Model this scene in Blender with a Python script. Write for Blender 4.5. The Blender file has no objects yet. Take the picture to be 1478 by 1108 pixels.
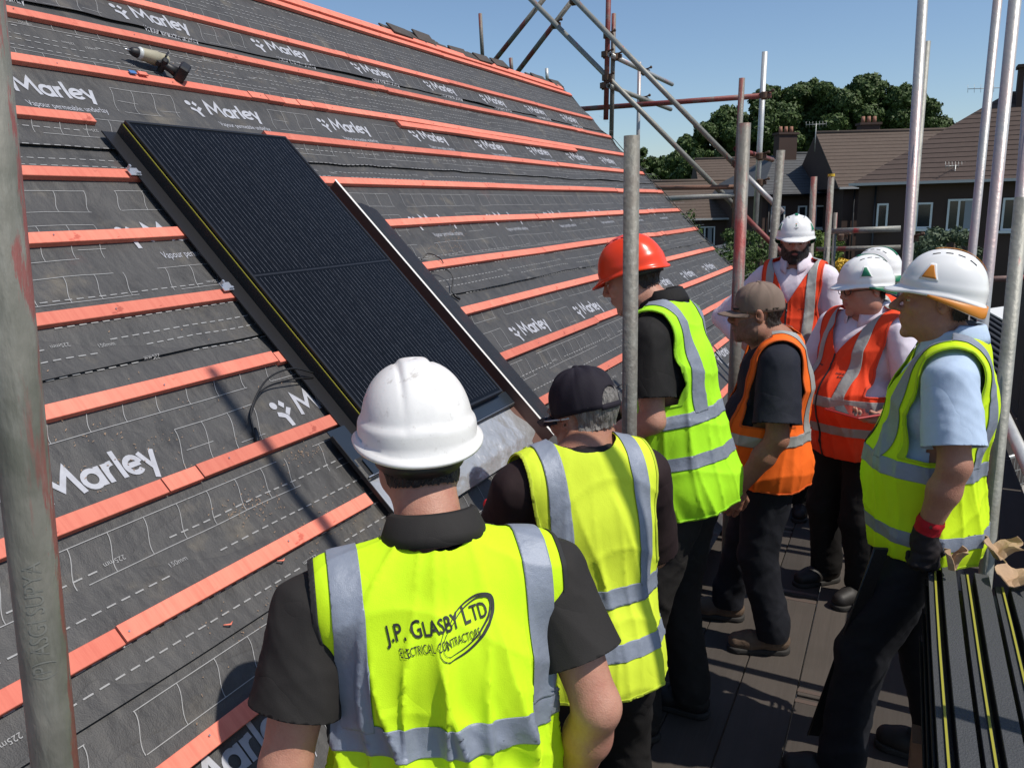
import bpy, bmesh, math, random
import numpy as np
from mathutils import Vector, Matrix
from mathutils.bvhtree import BVHTree
rng = np.random.default_rng(7); random.seed(7)
SC = bpy.context.scene; COL = SC.collection
# ------------------------------------------------------------------ camera
def nrm(v):
    v = np.array(v, float); return v/np.linalg.norm(v)
FPX, CX, CY, CAMZ = 1160., 739., 554., 2.0
_e = nrm([571, 266, -1160]); _up = nrm([-125, 5327, 1160]); _up = nrm(_up-_e*np.dot(_up, _e)); _x = np.cross(_e, _up)
RC = np.array([_x, _e, _up])                    # camera axes -> world
cd = bpy.data.cameras.new('camera'); cam = bpy.data.objects.new('camera', cd); COL.objects.link(cam)
M4 = np.eye(4); M4[:3, :3] = RC; M4[2, 3] = CAMZ
cam.matrix_world = Matrix(M4.tolist())
cd.sensor_width = 36; cd.lens = 36*FPX/1478; cd.clip_end = 2000; cd.clip_start = .05
SC.camera = cam
# ------------------------------------------------------------------ light
SUN_EL, SUN_AZ = math.radians(57), math.radians(-3)       # azimuth from +X towards +Y
SUND = np.array([math.cos(SUN_EL)*math.cos(SUN_AZ), math.cos(SUN_EL)*math.sin(SUN_AZ), math.sin(SUN_EL)])
w = bpy.data.worlds.new('World'); SC.world = w; w.use_nodes = True
nt = w.node_tree; bg = nt.nodes['Background']
sky = nt.nodes.new('ShaderNodeTexSky'); sky.sky_type = 'NISHITA'; sky.sun_disc = False
sky.sun_elevation = SUN_EL; sky.sun_rotation = math.pi/2-SUN_AZ
sky.air_density = 1.0; sky.dust_density = 0.5; sky.ozone_density = 4.0
nt.links.new(sky.outputs[0], bg.inputs[0]); bg.inputs[1].default_value = .12
sl = bpy.data.lights.new('sun', 'SUN'); sl.energy = 4.4; sl.angle = math.radians(.5); sl.color = (1, .94, .85)
so = bpy.data.objects.new('sun', sl); COL.objects.link(so)
so.rotation_euler = Vector(SUND.tolist()).to_track_quat('Z', 'Y').to_euler(); so.location = (10, 4, 12)
SC.view_settings.view_transform = 'Standard'; SC.view_settings.look = 'None'
SC.view_settings.gamma = 1; SC.view_settings.use_curve_mapping = False; SC.view_settings.exposure = 0.0
# measured points: where a ray of the survey photo meets a given depth / plane
def ray(px, py): return RC@np.array([px-CX, CY-py, -FPX])
def at(px, py, dep): return ray(px, py)/FPX*dep+[0, 0, CAMZ]
def atY(px, py, Y):
    r = ray(px, py); return r*(Y/r[1])+[0, 0, CAMZ]
def atZ(px, py, Z):
    r = ray(px, py); return r*((Z-CAMZ)/r[2])+[0, 0, CAMZ]
# ------------------------------------------------------------------ object helpers
def props(o, label=None, cat=None, group=None, kind=None):
    if label: o['label'] = label
    if cat: o['category'] = cat
    if group: o['group'] = group
    if kind: o['kind'] = kind
    return o
def empty(name, loc=(0, 0, 0), rz=0, label=None, cat=None, group=None, kind=None):
    o = bpy.data.objects.new(name, None); COL.objects.link(o); o.location = loc; o.rotation_euler = (0, 0, rz); o.empty_display_size = .1
    return props(o, label, cat, group, kind)
def link(name, me, parent=None, mats=None, **k):
    o = bpy.data.objects.new(name, me); COL.objects.link(o)
    if mats is not None:
        for m in (mats if isinstance(mats, (list, tuple)) else [mats]): me.materials.append(m)
    if parent is not None: o.parent = parent
    return props(o, **k)
def npmesh(name, V, F, smooth=True):
    V = np.ascontiguousarray(V, dtype=np.float32); F = np.ascontiguousarray(F, dtype=np.int32)
    me = bpy.data.meshes.new(name); n, k = F.shape
    me.vertices.add(len(V)); me.vertices.foreach_set('co', V.ravel())
    me.loops.add(n*k); me.loops.foreach_set('vertex_index', F.ravel())
    me.polygons.add(n); me.polygons.foreach_set('loop_start', np.arange(0, n*k, k, dtype=np.int32))
    me.update(calc_edges=True); me.validate()
    if smooth: me.polygons.foreach_set('use_smooth', np.ones(len(me.polygons), dtype=bool))
    return me
def bmmesh(name, bm, smooth=False):
    me = bpy.data.meshes.new(name); bm.to_mesh(me); bm.free()
    if smooth:
        for p in me.polygons: p.use_smooth = True
    return me
def box(bm, c, s, rot=None, bev=0):
    r = bmesh.ops.create_cube(bm, size=1); vs = r['verts']
    M = Matrix.Translation(Vector([float(a) for a in c]))@(rot.to_4x4() if rot else Matrix.Identity(4))@Matrix.Diagonal((s[0], s[1], s[2], 1))
    bmesh.ops.transform(bm, matrix=M, verts=vs)
    if bev:
        es = list({e for v in vs for e in v.link_edges})
        bmesh.ops.bevel(bm, geom=es, offset=bev, segments=1, affect='EDGES')
    return vs
def boxobj(name, c, s, mat, parent=None, rot=None, bev=0, **k):
    bm = bmesh.new(); box(bm, (0, 0, 0), s, rot, bev); o = link(name, bmmesh(name, bm), parent, mat, **k); o.location = [float(a) for a in c]; return o
def frame_of(d):
    d = nrm(d); a = np.array([0, 0, 1.]) if abs(d[2]) < .9 else np.array([1., 0, 0]); u = nrm(np.cross(a, d)); return u, np.cross(d, u), d
def tube_vf(pts, r, seg=12, cap=True, closed=False):
    pts = [np.array(p, float) for p in pts]; V = []; F = []; n = len(pts); u0 = None
    rr = r if hasattr(r, '__len__') else [r]*n
    for i, p in enumerate(pts):
        d = pts[min(i+1, n-1)]-pts[max(i-1, 0)]
        if u0 is None: u, v, _ = frame_of(d)
        else:
            d = nrm(d); u = nrm(u0-d*np.dot(u0, d)); v = np.cross(d, u)
        u0 = u
        for k in range(seg):
            t = 2*math.pi*k/seg; V.append(p+rr[i]*(u*math.cos(t)+v*math.sin(t)))
    for i in range(n-1):
        for k in range(seg):
            a = i*seg+k; b = i*seg+(k+1) % seg; F.append((a, b, b+seg, a+seg))
    if cap:
        F.append(tuple(range(seg))[::-1]); F.append(tuple(range((n-1)*seg, n*seg)))
    return V, F
def tubemesh(name, pts, r, seg=12, smooth=True):
    V, F = tube_vf(pts, r, seg); me = bpy.data.meshes.new(name); me.from_pydata([tuple(map(float, v)) for v in V], [], F); me.update()
    if smooth:
        for p in me.polygons: p.use_smooth = len(p.vertices) == 4
    return me
# ------------------------------------------------------------------ materials
MATS = {}
def vary(m, amt=.35):
    t = m.node_tree; b = t.nodes['Principled BSDF']; old = b.inputs['Base Color'].links[0].from_socket; oi = t.nodes.new('ShaderNodeObjectInfo'); hs = t.nodes.new('ShaderNodeHueSaturation')
    mr = t.nodes.new('ShaderNodeMapRange'); mr.inputs[3].default_value = 1-amt; mr.inputs[4].default_value = 1+amt*.35; t.links.new(oi.outputs['Random'], mr.inputs[0]); t.links.new(mr.outputs[0], hs.inputs['Value']); t.links.new(old, hs.inputs['Color'])
    t.links.new(hs.outputs[0], b.inputs['Base Color'])
def mat(name, col, rough=.6, metal=0, spec=.5, noise=None, bump=None, coat=0, sheen=0, sub=0, coords='Object', extra=None):
    """noise=(scale, amount, [second colour]) ; bump=(scale, strength, detail)"""
    if name in MATS: return MATS[name]
    m = bpy.data.materials.new(name); m.use_nodes = True; t = m.node_tree; b = t.nodes['Principled BSDF']
    b.inputs['Base Color'].default_value = (*col, 1); b.inputs['Roughness'].default_value = rough; b.inputs['Metallic'].default_value = metal
    b.inputs['Specular IOR Level'].default_value = spec; b.inputs['Coat Weight'].default_value = coat
    b.inputs['Sheen Weight'].default_value = sheen
    if sub: b.inputs['Subsurface Weight'].default_value = sub; b.inputs['Subsurface Radius'].default_value = (.012, .004, .002); b.inputs['Subsurface Scale'].default_value = 1.
    tc = t.nodes.new('ShaderNodeTexCoord'); co = tc.outputs[coords]
    if noise:
        layers = noise if isinstance(noise, list) else [noise]; prev = None
        for L in layers:
            nz = t.nodes.new('ShaderNodeTexNoise'); nz.inputs['Scale'].default_value = L[0]; nz.inputs['Detail'].default_value = 6; nz.inputs['Roughness'].default_value = .62
            if len(L) > 4:
                mp = t.nodes.new('ShaderNodeMapping'); mp.inputs['Scale'].default_value = L[4]; t.links.new(co, mp.inputs[0]); t.links.new(mp.outputs[0], nz.inputs['Vector'])
            else: t.links.new(co, nz.inputs['Vector'])
            rp = t.nodes.new('ShaderNodeValToRGB'); lo, hi = (L[3] if len(L) > 3 and L[3] else (.35, .7))
            rp.color_ramp.elements[0].position = lo; rp.color_ramp.elements[1].position = hi
            t.links.new(nz.outputs['Fac'], rp.inputs[0])
            mx = t.nodes.new('ShaderNodeMix'); mx.data_type = 'RGBA'
            mul = t.nodes.new('ShaderNodeMath'); mul.operation = 'MULTIPLY'; mul.inputs[1].default_value = L[1]; t.links.new(rp.outputs[0], mul.inputs[0]); t.links.new(mul.outputs[0], mx.inputs[0])
            if prev is None: mx.inputs[6].default_value = (*col, 1)
            else: t.links.new(prev, mx.inputs[6])
            c2 = L[2] if len(L) > 2 and L[2] else tuple(c*.5 for c in col)
            mx.inputs[7].default_value = (*c2, 1); prev = mx.outputs[2]
        t.links.new(prev, b.inputs['Base Color'])
    if bump:
        bs = bump if isinstance(bump, list) else [bump]; pn = None
        for B in bs:
            nz = t.nodes.new('ShaderNodeTexNoise'); nz.inputs['Scale'].default_value = B[0]; nz.inputs['Detail'].default_value = B[2] if len(B) > 2 else 4
            if len(B) > 3:
                mp = t.nodes.new('ShaderNodeMapping'); mp.inputs['Scale'].default_value = B[3]; t.links.new(co, mp.inputs[0]); t.links.new(mp.outputs[0], nz.inputs['Vector'])
            else: t.links.new(co, nz.inputs['Vector'])
            bp = t.nodes.new('ShaderNodeBump'); bp.inputs['Strength'].default_value = B[1]; bp.inputs['Distance'].default_value = B[4] if len(B) > 4 else .01
            t.links.new(nz.outputs['Fac'], bp.inputs['Height'])
            if pn is not None: t.links.new(pn, bp.inputs['Normal'])
            pn = bp.outputs[0]
        t.links.new(pn, b.inputs['Normal'])
    MATS[name] = m
    if extra: extra(m, t, b, co)
    return m
mat('underlay', (.052, .051, .051), .60, noise=[(1.1, .6, (.070, .068, .067), (.35, .7)), (4.2, .75, (.18, .155, .115), (.57, .78)), (7, .65, (.024, .024, .025), (.50, .72)), (3.1, .4, (.13, .05, .045), (.64, .8)), (28, .4, (.09, .086, .08), (.52, .75), (1, .35, 1)), (160, .3, (.10, .095, .09), (.55, .7))],
    bump=[(5, .55, 4, (1, .45, 1), .05), (17, .6, 5, (1, .5, 1), .014), (300, .25, 2)])
mat('print_line', (.31, .31, .31), .6, noise=[(40, .6, (.20, .20, .20), (.45, .7))])
mat('print_white', (.40, .41, .45), .6, noise=[(40, .5, (.25, .25, .27), (.45, .75))])
mat('batten_wood', (.79, .225, .15), .75, noise=[(3, .5, (.85, .30, .21), (.3, .7)), (60, .5, (.60, .12, .08), (.45, .7), (1, .05, 1)), (4.2, .75, (.30, .05, .035), (.70, .76)), (11, .75, (.40, .08, .05), (.645, .68), (1, 2.2, 1)), (1.3, .35, (.60, .10, .07), (.4, .6))], bump=[(120, .3, 4, (1, .06, 1), .004)])
mat('batten_end', (.62, .2, .12), .8, noise=[(80, .4)])
mat('sawn_timber', (.19, .10, .065), .8, noise=[(30, .5, (.10, .05, .035), (.4, .7), (1, .05, 1))], bump=[(90, .3, 4, (1, .06, 1), .004)])
mat('galvanised', (.40, .41, .40), .47, .55, noise=[(9, .6, (.24, .24, .22), (.4, .65)), (45, .5, (.5, .5, .48), (.5, .7))], bump=[(60, .15, 4)])
mat('galvanised_bright', (.58, .59, .58), .45, .45, noise=[(9, .6, (.42, .43, .42), (.4, .65))], bump=[(60, .12, 4)])
def tubepaint(scale, thr, c=(.50, .05, .045)):
    return [(8, .7, (.19, .19, .165), (.38, .62)), (50, .5, (.34, .34, .31), (.5, .7)), (scale, .85, c, thr, (6, 6, .8))]
mat('tube_grey', (.27, .27, .245), .55, .25, noise=tubepaint(1.1, (.63, .67)), bump=[(60, .25, 4)])
mat('tube_old', (.155, .14, .12), .62, .2, noise=tubepaint(1.0, (.56, .61), (.22, .045, .04)), bump=[(60, .3, 4)])
mat('tube_p3', (.20, .19, .17), .55, .2, noise=[(8, .7, (.14, .13, .11), (.38, .62)), (1.0, .9, (.30, .035, .03), (.50, .58), (6, 6, 1.2))], bump=[(60, .25, 4)])
mat('tube_near', (.24, .23, .20), .6, .15, noise=[(7, .8, (.095, .10, .078), (.36, .64)), (60, .5, (.28, .28, .25), (.5, .7), (1, 1, .2)), (2.2, .5, (.26, .05, .045), (.62, .66), (9, 9, .45))], bump=[(60, .35, 4, (1, 1, .3))])
mat('tube_pink', (.42, .42, .41), .45, .4, noise=[(8, .5, (.36, .36, .35), (.38, .62)), (.9, .7, (.50, .27, .27), (.50, .66), (3, 3, .9))], bump=[(60, .15, 4)])
mat('tube_red', (.19, .04, .035), .6, .1, noise=[(6, .7, (.16, .13, .11), (.5, .62))], bump=[(60, .25, 4)])
mat('coupler_steel', (.10, .075, .055), .65, .5, noise=[(40, .6, (.17, .07, .035))])
mat('black_frame', (.012, .012, .014), .38, .0)
mat('black_coated', (.012, .012, .013), .5, 0, noise=[(220, .4, (.035, .035, .035), (.62, .78))], bump=[(200, .25, 3)])
mat('granular_grey', (.040, .043, .047), .72, 0, noise=[(240, .5, (.085, .085, .09), (.5, .7)), (3, .4, (.055, .055, .06))], bump=[(260, .4, 3)])
mat('foam_yellow', (.33, .31, .03), .7)
mat('steel_batten_bounce', (.13, .065, .05), .5, .2)  # brown tint paints in red batten light reflected onto the shaded flashing face
mat('lead', (.58, .59, .60), .33, .55, noise=[(6, .5, (.36, .36, .37))], bump=[(9, .8, 3, (1, 1, 1), .03)])
mat('white_metal', (.75, .73, .69), .5)
mat('aluminium', (.62, .63, .66), .35, .8)
mat('cable_black', (.012, .012, .012), .4)
mat('skin', (.46, .235, .165), .52, spec=.4, sub=.05, noise=[(14, .55, (.38, .14, .10), (.42, .68)), (60, .35, (.34, .15, .10), (.45, .7)), (220, .25, (.50, .27, .19))], bump=[(45, .16, 4), (330, .16, 3)])
mat('skin_mid', (.40, .195, .13), .52, spec=.4, sub=.05, noise=[(14, .55, (.33, .12, .085), (.42, .68)), (60, .35, (.30, .13, .09), (.45, .7))], bump=[(45, .16, 4), (330, .35, 3)])
mat('skin_tan', (.34, .165, .105), .52, spec=.4, sub=.04, noise=[(14, .5, (.29, .105, .07), (.42, .68)), (60, .35, (.24, .10, .065), (.45, .7))], bump=[(45, .16, 4), (330, .35, 3)])
mat('lips', (.36, .12, .10), .45)
mat('eye_white', (.42, .40, .38), .3); mat('iris', (.05, .035, .02), .15)
def hairm(n, c, c2): mat(n, c, .6, noise=[(90, .8, c2, (.35, .65), (1, 1, .12))], bump=[(240, .9, 3, (1, 1, .12), .01)])
hairm('hair_brown', (.030, .018, .011), (.010, .006, .004)); hairm('hair_dark', (.018, .013, .010), (.008, .006, .005)); hairm('hair_grey', (.22, .205, .19), (.07, .06, .055)); mat('stubble', (.22, .12, .085), .6, noise=[(300, .7, (.10, .055, .04))])
def fab(n, c, r=.8, fine=500, s=.3, dirt=.25, sheen=0):
    return mat(n, c, r, spec=.25, noise=[(4, dirt, tuple(x*.72 for x in c), (.45, .75)), (55, .15, tuple(x*.8 for x in c))], bump=[(16, .22, 3, (1, 1, .5), .012), (fine, s*.35, 2)], sheen=sheen)
fab('hivis_yellow', (.58, .86, .016)); fab('hivis_lime', (.42, .86, .022)); fab('hivis_old', (.66, .80, .045), dirt=.45); fab('hivis_side', (.60, .84, .014))
fab('hivis_red', (.92, .075, .022)); fab('hivis_orange', (.93, .155, .015))
fab('cloth_black', (.012, .011, .011), dirt=.1); fab('cloth_charcoal', (.024, .022, .021), dirt=.3); fab('cloth_maroon', (.022, .012, .013)); fab('cloth_navy', (.016, .018, .028)); fab('cloth_shirtblue', (.45, .56, .72), dirt=.1); fab('cloth_white', (.74, .68, .76), dirt=.08)
fab('denim_dark', (.012, .013, .018)); fab('cap_navy', (.016, .013, .020)); fab('cap_tan', (.20, .145, .115)); fab('glove_black', (.022, .018, .020)); fab('glove_red', (.42, .012, .02))
for _n, _c in (('hivis_yellow', (.42, .62, .014)), ('hivis_lime', (.30, .62, .018)), ('hivis_old', (.48, .58, .035)), ('hivis_side', (.42, .60, .012)), ('hivis_red', (.66, .055, .018)), ('hivis_orange', (.66, .11, .012))): mat(_n+'_edge', _c, .85)
mat('tape', (.235, .265, .33), .50, .15, noise=[(5, .5, (.16, .18, .23), (.45, .7)), (45, .3, (.30, .33, .38))], bump=[(30, .3, 4), (700, .15, 1)])
mat('tape_light', (.36, .37, .35), .50, .15, noise=[(5, .4, (.28, .29, .28), (.45, .7))], bump=[(30, .3, 4)])
mat('piping_dark', (.02, .02, .02), .8)
mat('helmet_white', (.80, .79, .77), .32, spec=.5, noise=[(9, .3, (.62, .60, .56), (.55, .78)), (34, .7, (.42, .39, .35), (.60, .70)), (5, .3, (.60, .59, .57), (.5, .7)), (90, .35, (.5, .48, .45), (.62, .72))], bump=[(90, .04, 3)])
mat('helmet_white_clean', (.80, .80, .79), .25, spec=.5, noise=[(9, .15, (.66, .65, .62), (.55, .78))])
mat('helmet_orange', (.86, .055, .010), .28, spec=.5, noise=[(9, .2, (.7, .035, .008))])
mat('band_green', (.006, .17, .075), .45); mat('band_orange', (.62, .22, .02), .45); mat('dark_plastic', (.015, .015, .016), .45); mat('pale_plastic', (.55, .57, .56), .35); mat('harness_green', (.10, .16, .12), .5)
mat('boot_brown', (.13, .085, .055), .8, noise=[(20, .5, (.07, .045, .03))], bump=[(60, .4, 4)]); mat('boot_black', (.015, .013, .012), .6); mat('sole', (.025, .023, .021), .8)
mat('board', (.052, .042, .035), .85, noise=[(20, .5, (.075, .062, .052), (.4, .7), (1, .06, 1)), (3, .4, (.065, .055, .046)), (2.1, .5, (.045, .037, .03), (.5, .62))], bump=[(70, .4, 4, (1, .06, 1), .004)])
mat('board_iron', (.16, .12, .10), .6, .6)
mat('drill_tan', (.36, .33, .24), .5); mat('drill_black', (.015, .015, .017), .5)
mat('cardboard', (.42, .28, .17), .85, noise=[(20, .3)])
mat('white_paint', (.72, .72, .70), .45); mat('glass', (.02, .024, .03), .08, spec=.9)
mat('lens', (.03, .03, .035), .1)
mat('ridge_tile', (.075, .062, .055), .85, noise=[(12, .6, (.04, .034, .03))], bump=[(60, .4, 4)])
mat('ink_dark', (.02, .02, .02), .7)
mat('steel', (.5, .5, .5), .3, .9)
mat('felt_strip', (.03, .03, .032), .7, bump=[(40, .5, 4)])

vary(MATS['batten_wood'], .28); vary(MATS['board'], .3)

def ridge_bump(m, sc, strength, dist, mp=(1, 1, .6), distort=1.2):
    t = m.node_tree; b = t.nodes['Principled BSDF']; tc = t.nodes.new('ShaderNodeTexCoord'); mpn = t.nodes.new('ShaderNodeMapping'); mpn.inputs['Scale'].default_value = mp; nz = t.nodes.new('ShaderNodeTexNoise')
    nz.inputs['Scale'].default_value = sc; nz.inputs['Detail'].default_value = 2.5; nz.inputs['Distortion'].default_value = distort; t.links.new(tc.outputs['Object'], mpn.inputs[0]); t.links.new(mpn.outputs[0], nz.inputs['Vector'])
    a = t.nodes.new('ShaderNodeMath'); a.operation = 'SUBTRACT'; a.inputs[1].default_value = .5; t.links.new(nz.outputs['Fac'], a.inputs[0]); c = t.nodes.new('ShaderNodeMath'); c.operation = 'ABSOLUTE'; t.links.new(a.outputs[0], c.inputs[0])
    d = t.nodes.new('ShaderNodeMath'); d.operation = 'POWER'; d.inputs[1].default_value = .6; t.links.new(c.outputs[0], d.inputs[0])
    bp = t.nodes.new('ShaderNodeBump'); bp.inputs['Strength'].default_value = strength; bp.inputs['Distance'].default_value = dist; t.links.new(d.outputs[0], bp.inputs['Height'])
    old = b.inputs['Normal'].links[0].from_socket if b.inputs['Normal'].links else None
    if old: t.links.new(old, bp.inputs['Normal'])
    t.links.new(bp.outputs[0], b.inputs['Normal'])
for _n in ('hivis_yellow', 'hivis_lime', 'hivis_old', 'hivis_side', 'hivis_red', 'hivis_orange'): ridge_bump(MATS[_n], 4.5, .24, .02, (1, 1, .45), .7)
for _n in ('cloth_black', 'cloth_charcoal', 'cloth_maroon', 'cloth_navy', 'cloth_shirtblue', 'cloth_white', 'denim_dark'): ridge_bump(MATS[_n], 5, .26, .02, (1, 1, .8), .6)
ridge_bump(MATS['underlay'], 1.6, .35, .05, (.7, 1.6, 1), .6)
# ------------------------------------------------------------------ roof frame: local x along the eaves, y up the slope, z out of the roof
TH = math.radians(45.8); NR = np.array([math.sin(TH), 0, math.cos(TH)]); UR = np.array([-math.cos(TH), 0, math.sin(TH)])
RO = np.array([0, 0, CAMZ])-1.9*NR
def roofhit(px, py, h=0.):
    r = ray(px, py); k = -(1.9-h)/np.dot(NR, r); p = r*k; return p[1], np.dot(UR, p)
roof = empty('house_roof', RO, label='steep roof laid with printed grey underlay and red battens, waiting for its tiles', cat='roof')
roof.matrix_world = Matrix(((0, UR[0], NR[0], RO[0]), (1, UR[1], NR[1], RO[1]), (0, UR[2], NR[2], RO[2]), (0, 0, 0, 1)))
ROOFM = roof.matrix_world.copy()
BT = [-.53, -.21, .114, .44, .765, 1.095, 1.42, 1.745, 2.065, 2.388, 2.71, 3.04, 3.36]
LAPS = [-.75, .30, 1.215, 2.22, 3.15, 3.97]
SNC = {}
def sn(x, y, seed, sc):
    o = 0
    if seed not in SNC: g = np.random.default_rng(seed); SNC[seed] = [(g.uniform(0, 6.28), g.uniform(.6, 1.7), g.uniform(0, 6.28)) for _ in range(7)]
    for k, (a, f, q) in enumerate(SNC[seed]):
        f = f*sc; o = o+np.sin(f*(x*math.cos(a)+y*math.sin(a))+q+.8*np.sin(.5*f*(y-x)+k))
    return o/4.
def drape(s, t):
    tt = np.array(BT); i = np.clip(np.searchsorted(tt, t)-1, 0, len(tt)-2); fr = np.clip((t-tt[i])/(tt[i+1]-tt[i]), 0, 1)
    win = np.sin(np.pi*fr)**2
    return win*(-.006+.008*sn(s*.6, t*2.2, 3, 5)+.005*sn(s, t*.8, 4, 11))
def shingle(t, lo): return np.maximum(0, 1-(t-lo)/.5)*.004
for i in range(len(LAPS)-1):
    lo, hi = LAPS[i], LAPS[i+1]+.08 if i < 4 else LAPS[i+1]
    ns, ntt = 290, int((hi-lo)/.03)+1
    S, T = np.meshgrid(np.linspace(-1.6, 10.17, ns), np.linspace(lo, hi, ntt), indexing='ij')
    edge = np.exp(-(T-lo)/.035)
    H = drape(S, T)+shingle(T, lo)+edge*(.005+.008*np.clip(sn(S, T*0, 11+i, 2.3), 0, 1.5))-(.006 if i < 4 else 0)*(T > hi-.07)
    S = S+.02*sn(T, T*0, 20, 6)*(S > 10.1)
    T = T+edge*.008*sn(S, S*0, 30+i, 3)
    V = np.stack([S, T, H], -1).reshape(-1, 3); a = np.arange(ns*ntt).reshape(ns, ntt)
    F = np.stack([a[:-1, :-1], a[1:, :-1], a[1:, 1:], a[:-1, 1:]], -1).reshape(-1, 4)
    o = link('underlay_sheet', npmesh('underlay_sheet', V, F), roof, MATS['underlay'])
def surf_h(s, t):
    s = np.asarray(s, float); t = np.asarray(t, float); h = drape(s, t)
    for i in range(len(LAPS)-1):
        lo = LAPS[i]; nx = LAPS[i+1]
        m = (t >= lo) & (t < nx); e = np.exp(-(t-lo)/.035)
        h = h+m*(shingle(t, lo)+e*(.005+.008*np.clip(sn(s, t*0, 11+i, 2.3), 0, 1.5)))
    return h
# ---- printed marks (flat print on the sheets)
FONTC = {}
def text_vf(body, size, subdiv=0, shear=0, weight=0):
    cu = bpy.data.curves.new('t', 'FONT'); cu.body = body; cu.size = size; cu.shear = shear; cu.resolution_u = 3; cu.offset = weight
    o = bpy.data.objects.new('t', cu); COL.objects.link(o); dg = bpy.context.evaluated_depsgraph_get()
    me = bpy.data.meshes.new_from_object(o.evaluated_get(dg)); bm = bmesh.new(); bm.from_mesh(me)
    bmesh.ops.triangulate(bm, faces=bm.faces)
    for _ in range(subdiv):
        le = [e for e in bm.edges if e.calc_length() > size*.12]
        if not le: break
        bmesh.ops.subdivide_edges(bm, edges=le, cuts=1); bmesh.ops.triangulate(bm, faces=bm.faces)
    bm.verts.ensure_lookup_table(); bm.verts.index_update(); V = np.array([v.co[:] for v in bm.verts]); F = np.array([[v.index for v in f.verts] for f in bm.faces]); bm.free()
    bpy.data.objects.remove(o); bpy.data.curves.remove(cu); bpy.data.meshes.remove(me)
    return V, F
def logo_icon():
    V = []; F = []
    def add(pts):
        b = len(V); V.extend(pts); c = len(V); V.append(tuple(np.mean(pts, 0))); n = len(pts)
        for i in range(n): F.append((b+i, b+(i+1) % n, c))
    add([(-.075+.016*math.cos(a), .068+.016*math.sin(a), 0) for a in np.linspace(0, 6.28, 13)[:-1]])
    add([(-.035, .048, 0), (-.02, .066, 0), (-.035, .084, 0), (-.05, .066, 0)])
    arc = [(-.075+.048*(1-math.cos(a)), .038-.048*math.sin(a)+.0, 0) for a in np.linspace(.1, 1.5, 7)]
    add([(-.078, .040, 0), (-.060, .034, 0), (-.038, .018, 0), (-.036, -.028, 0), (-.054, -.028, 0), (-.054, .004, 0), (-.066, .014, 0), (-.084, .022, 0)])
    add([(-.022, .050, 0), (-.006, .040, 0), (-.034, .014, 0), (-.044, .028, 0)])
    return np.array(V), np.array(F)
def strokes():
    V = []; F = []; w = .0085
    def st(P):
        P = [np.array(p, float) for p in P]; b = len(V)
        for i, p in enumerate(P):
            d0 = nrm(P[i]-P[i-1]) if i else nrm(P[1]-P[0]); d1 = nrm(P[i+1]-P[i]) if i < len(P)-1 else d0; m = nrm(d0+d1+1e-9); k = 1/max(.45, float(np.dot(m, d0))); nn = np.array([-m[1], m[0]])*w*k
            V.append((*(p+nn), 0)); V.append((*(p-nn), 0))
        for i in range(len(P)-1): a = b+2*i; F.extend([(a, a+1, a+3), (a, a+3, a+2)])
    def arc(cx, cy, r, a0, a1, n=14): return [(cx+r*math.cos(t), cy+r*math.sin(t)) for t in np.linspace(math.radians(a0), math.radians(a1), n)]
    sub_ = lambda a, b, n=4: [tuple(np.array(a)+(np.array(b)-np.array(a))*i/n) for i in range(n+1)]
    st(sub_((.006, 0), (.022, .088))+sub_((.022, .088), (.060, .030))[1:]+sub_((.060, .030), (.098, .088))[1:]+sub_((.098, .088), (.114, 0))[1:])
    st(arc(.156, .031, .0265, 0, 360, 20)); st(sub_((.1835, 0), (.1835, .064)))
    st(sub_((.206, 0), (.206, .064))); st([(.206, .034), (.211, .050), (.222, .0575), (.236, .059)])
    st(sub_((.252, 0), (.252, .094)))
    st([(.2745, .0315), (.298, .0325), (.322, .0335)]); st(arc(.298, .031, .0265, 8, 318, 18))
    st(sub_((.333, .064), (.357, .006))); st(sub_((.384, .064), (.345, -.032), 5))
    return np.array(V), np.array(F)
mV, mF = strokes(); mV[:, 0] *= .93
sV, sF = text_vf('Vapour permeable underlay', .05, 0); sV[:, 0] *= .37/sV[:, 0].max()
iV, iF = logo_icon()
d2V, d2F = text_vf('225mm', .021, 0); d1V, d1F = text_vf('150mm', .021, 0)
COVER = [(2.34, 3.5, .55, 2.27), (2.24, 3.62, .25, .7)]
def covered(s, t): return any(a < s < b and c < t < d for a, b, c, d in COVER)
PV = []; PF = []; pn = 0
def put(V, F, s, t, rot=0, sc=1.):
    global pn
    c, q = math.cos(rot), math.sin(rot); X = s+sc*(V[:, 0]*c-V[:, 1]*q); Y = t+sc*(V[:, 0]*q+V[:, 1]*c)
    Z = surf_h(X, Y)+.0028; PV.append(np.stack([X, Y, Z], -1)); PF.append(np.asarray(F)+pn); pn += len(X)
def flush(name):
    global PV, PF, pn
    if PV:
        o = link(name, npmesh(name, np.concatenate(PV), np.concatenate(PF), False), roof, MATS['print_line' if name == 'print' else 'print_white'], label='white printed lettering and lines on the grey underlay' if name == 'print' else None)
    PV, PF, pn = [], [], 0
rows = [(-.0, .0), (.84, .15), (1.72, .10), (2.53, .04), (3.22, .07)]
for bt, ph in rows:
    for k in range(-1, 11):
        s0 = ph+.985*k
        if s0 < -1.2 or s0 > 9.6: continue
        put(mV, mF, s0+.115, bt); put(iV, iF, s0+.092, bt, 0, 1.0)
        flush('lettering')
        put(sV, sF, s0+.115, bt-.085, 0, .95); flush('lettering')
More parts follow.
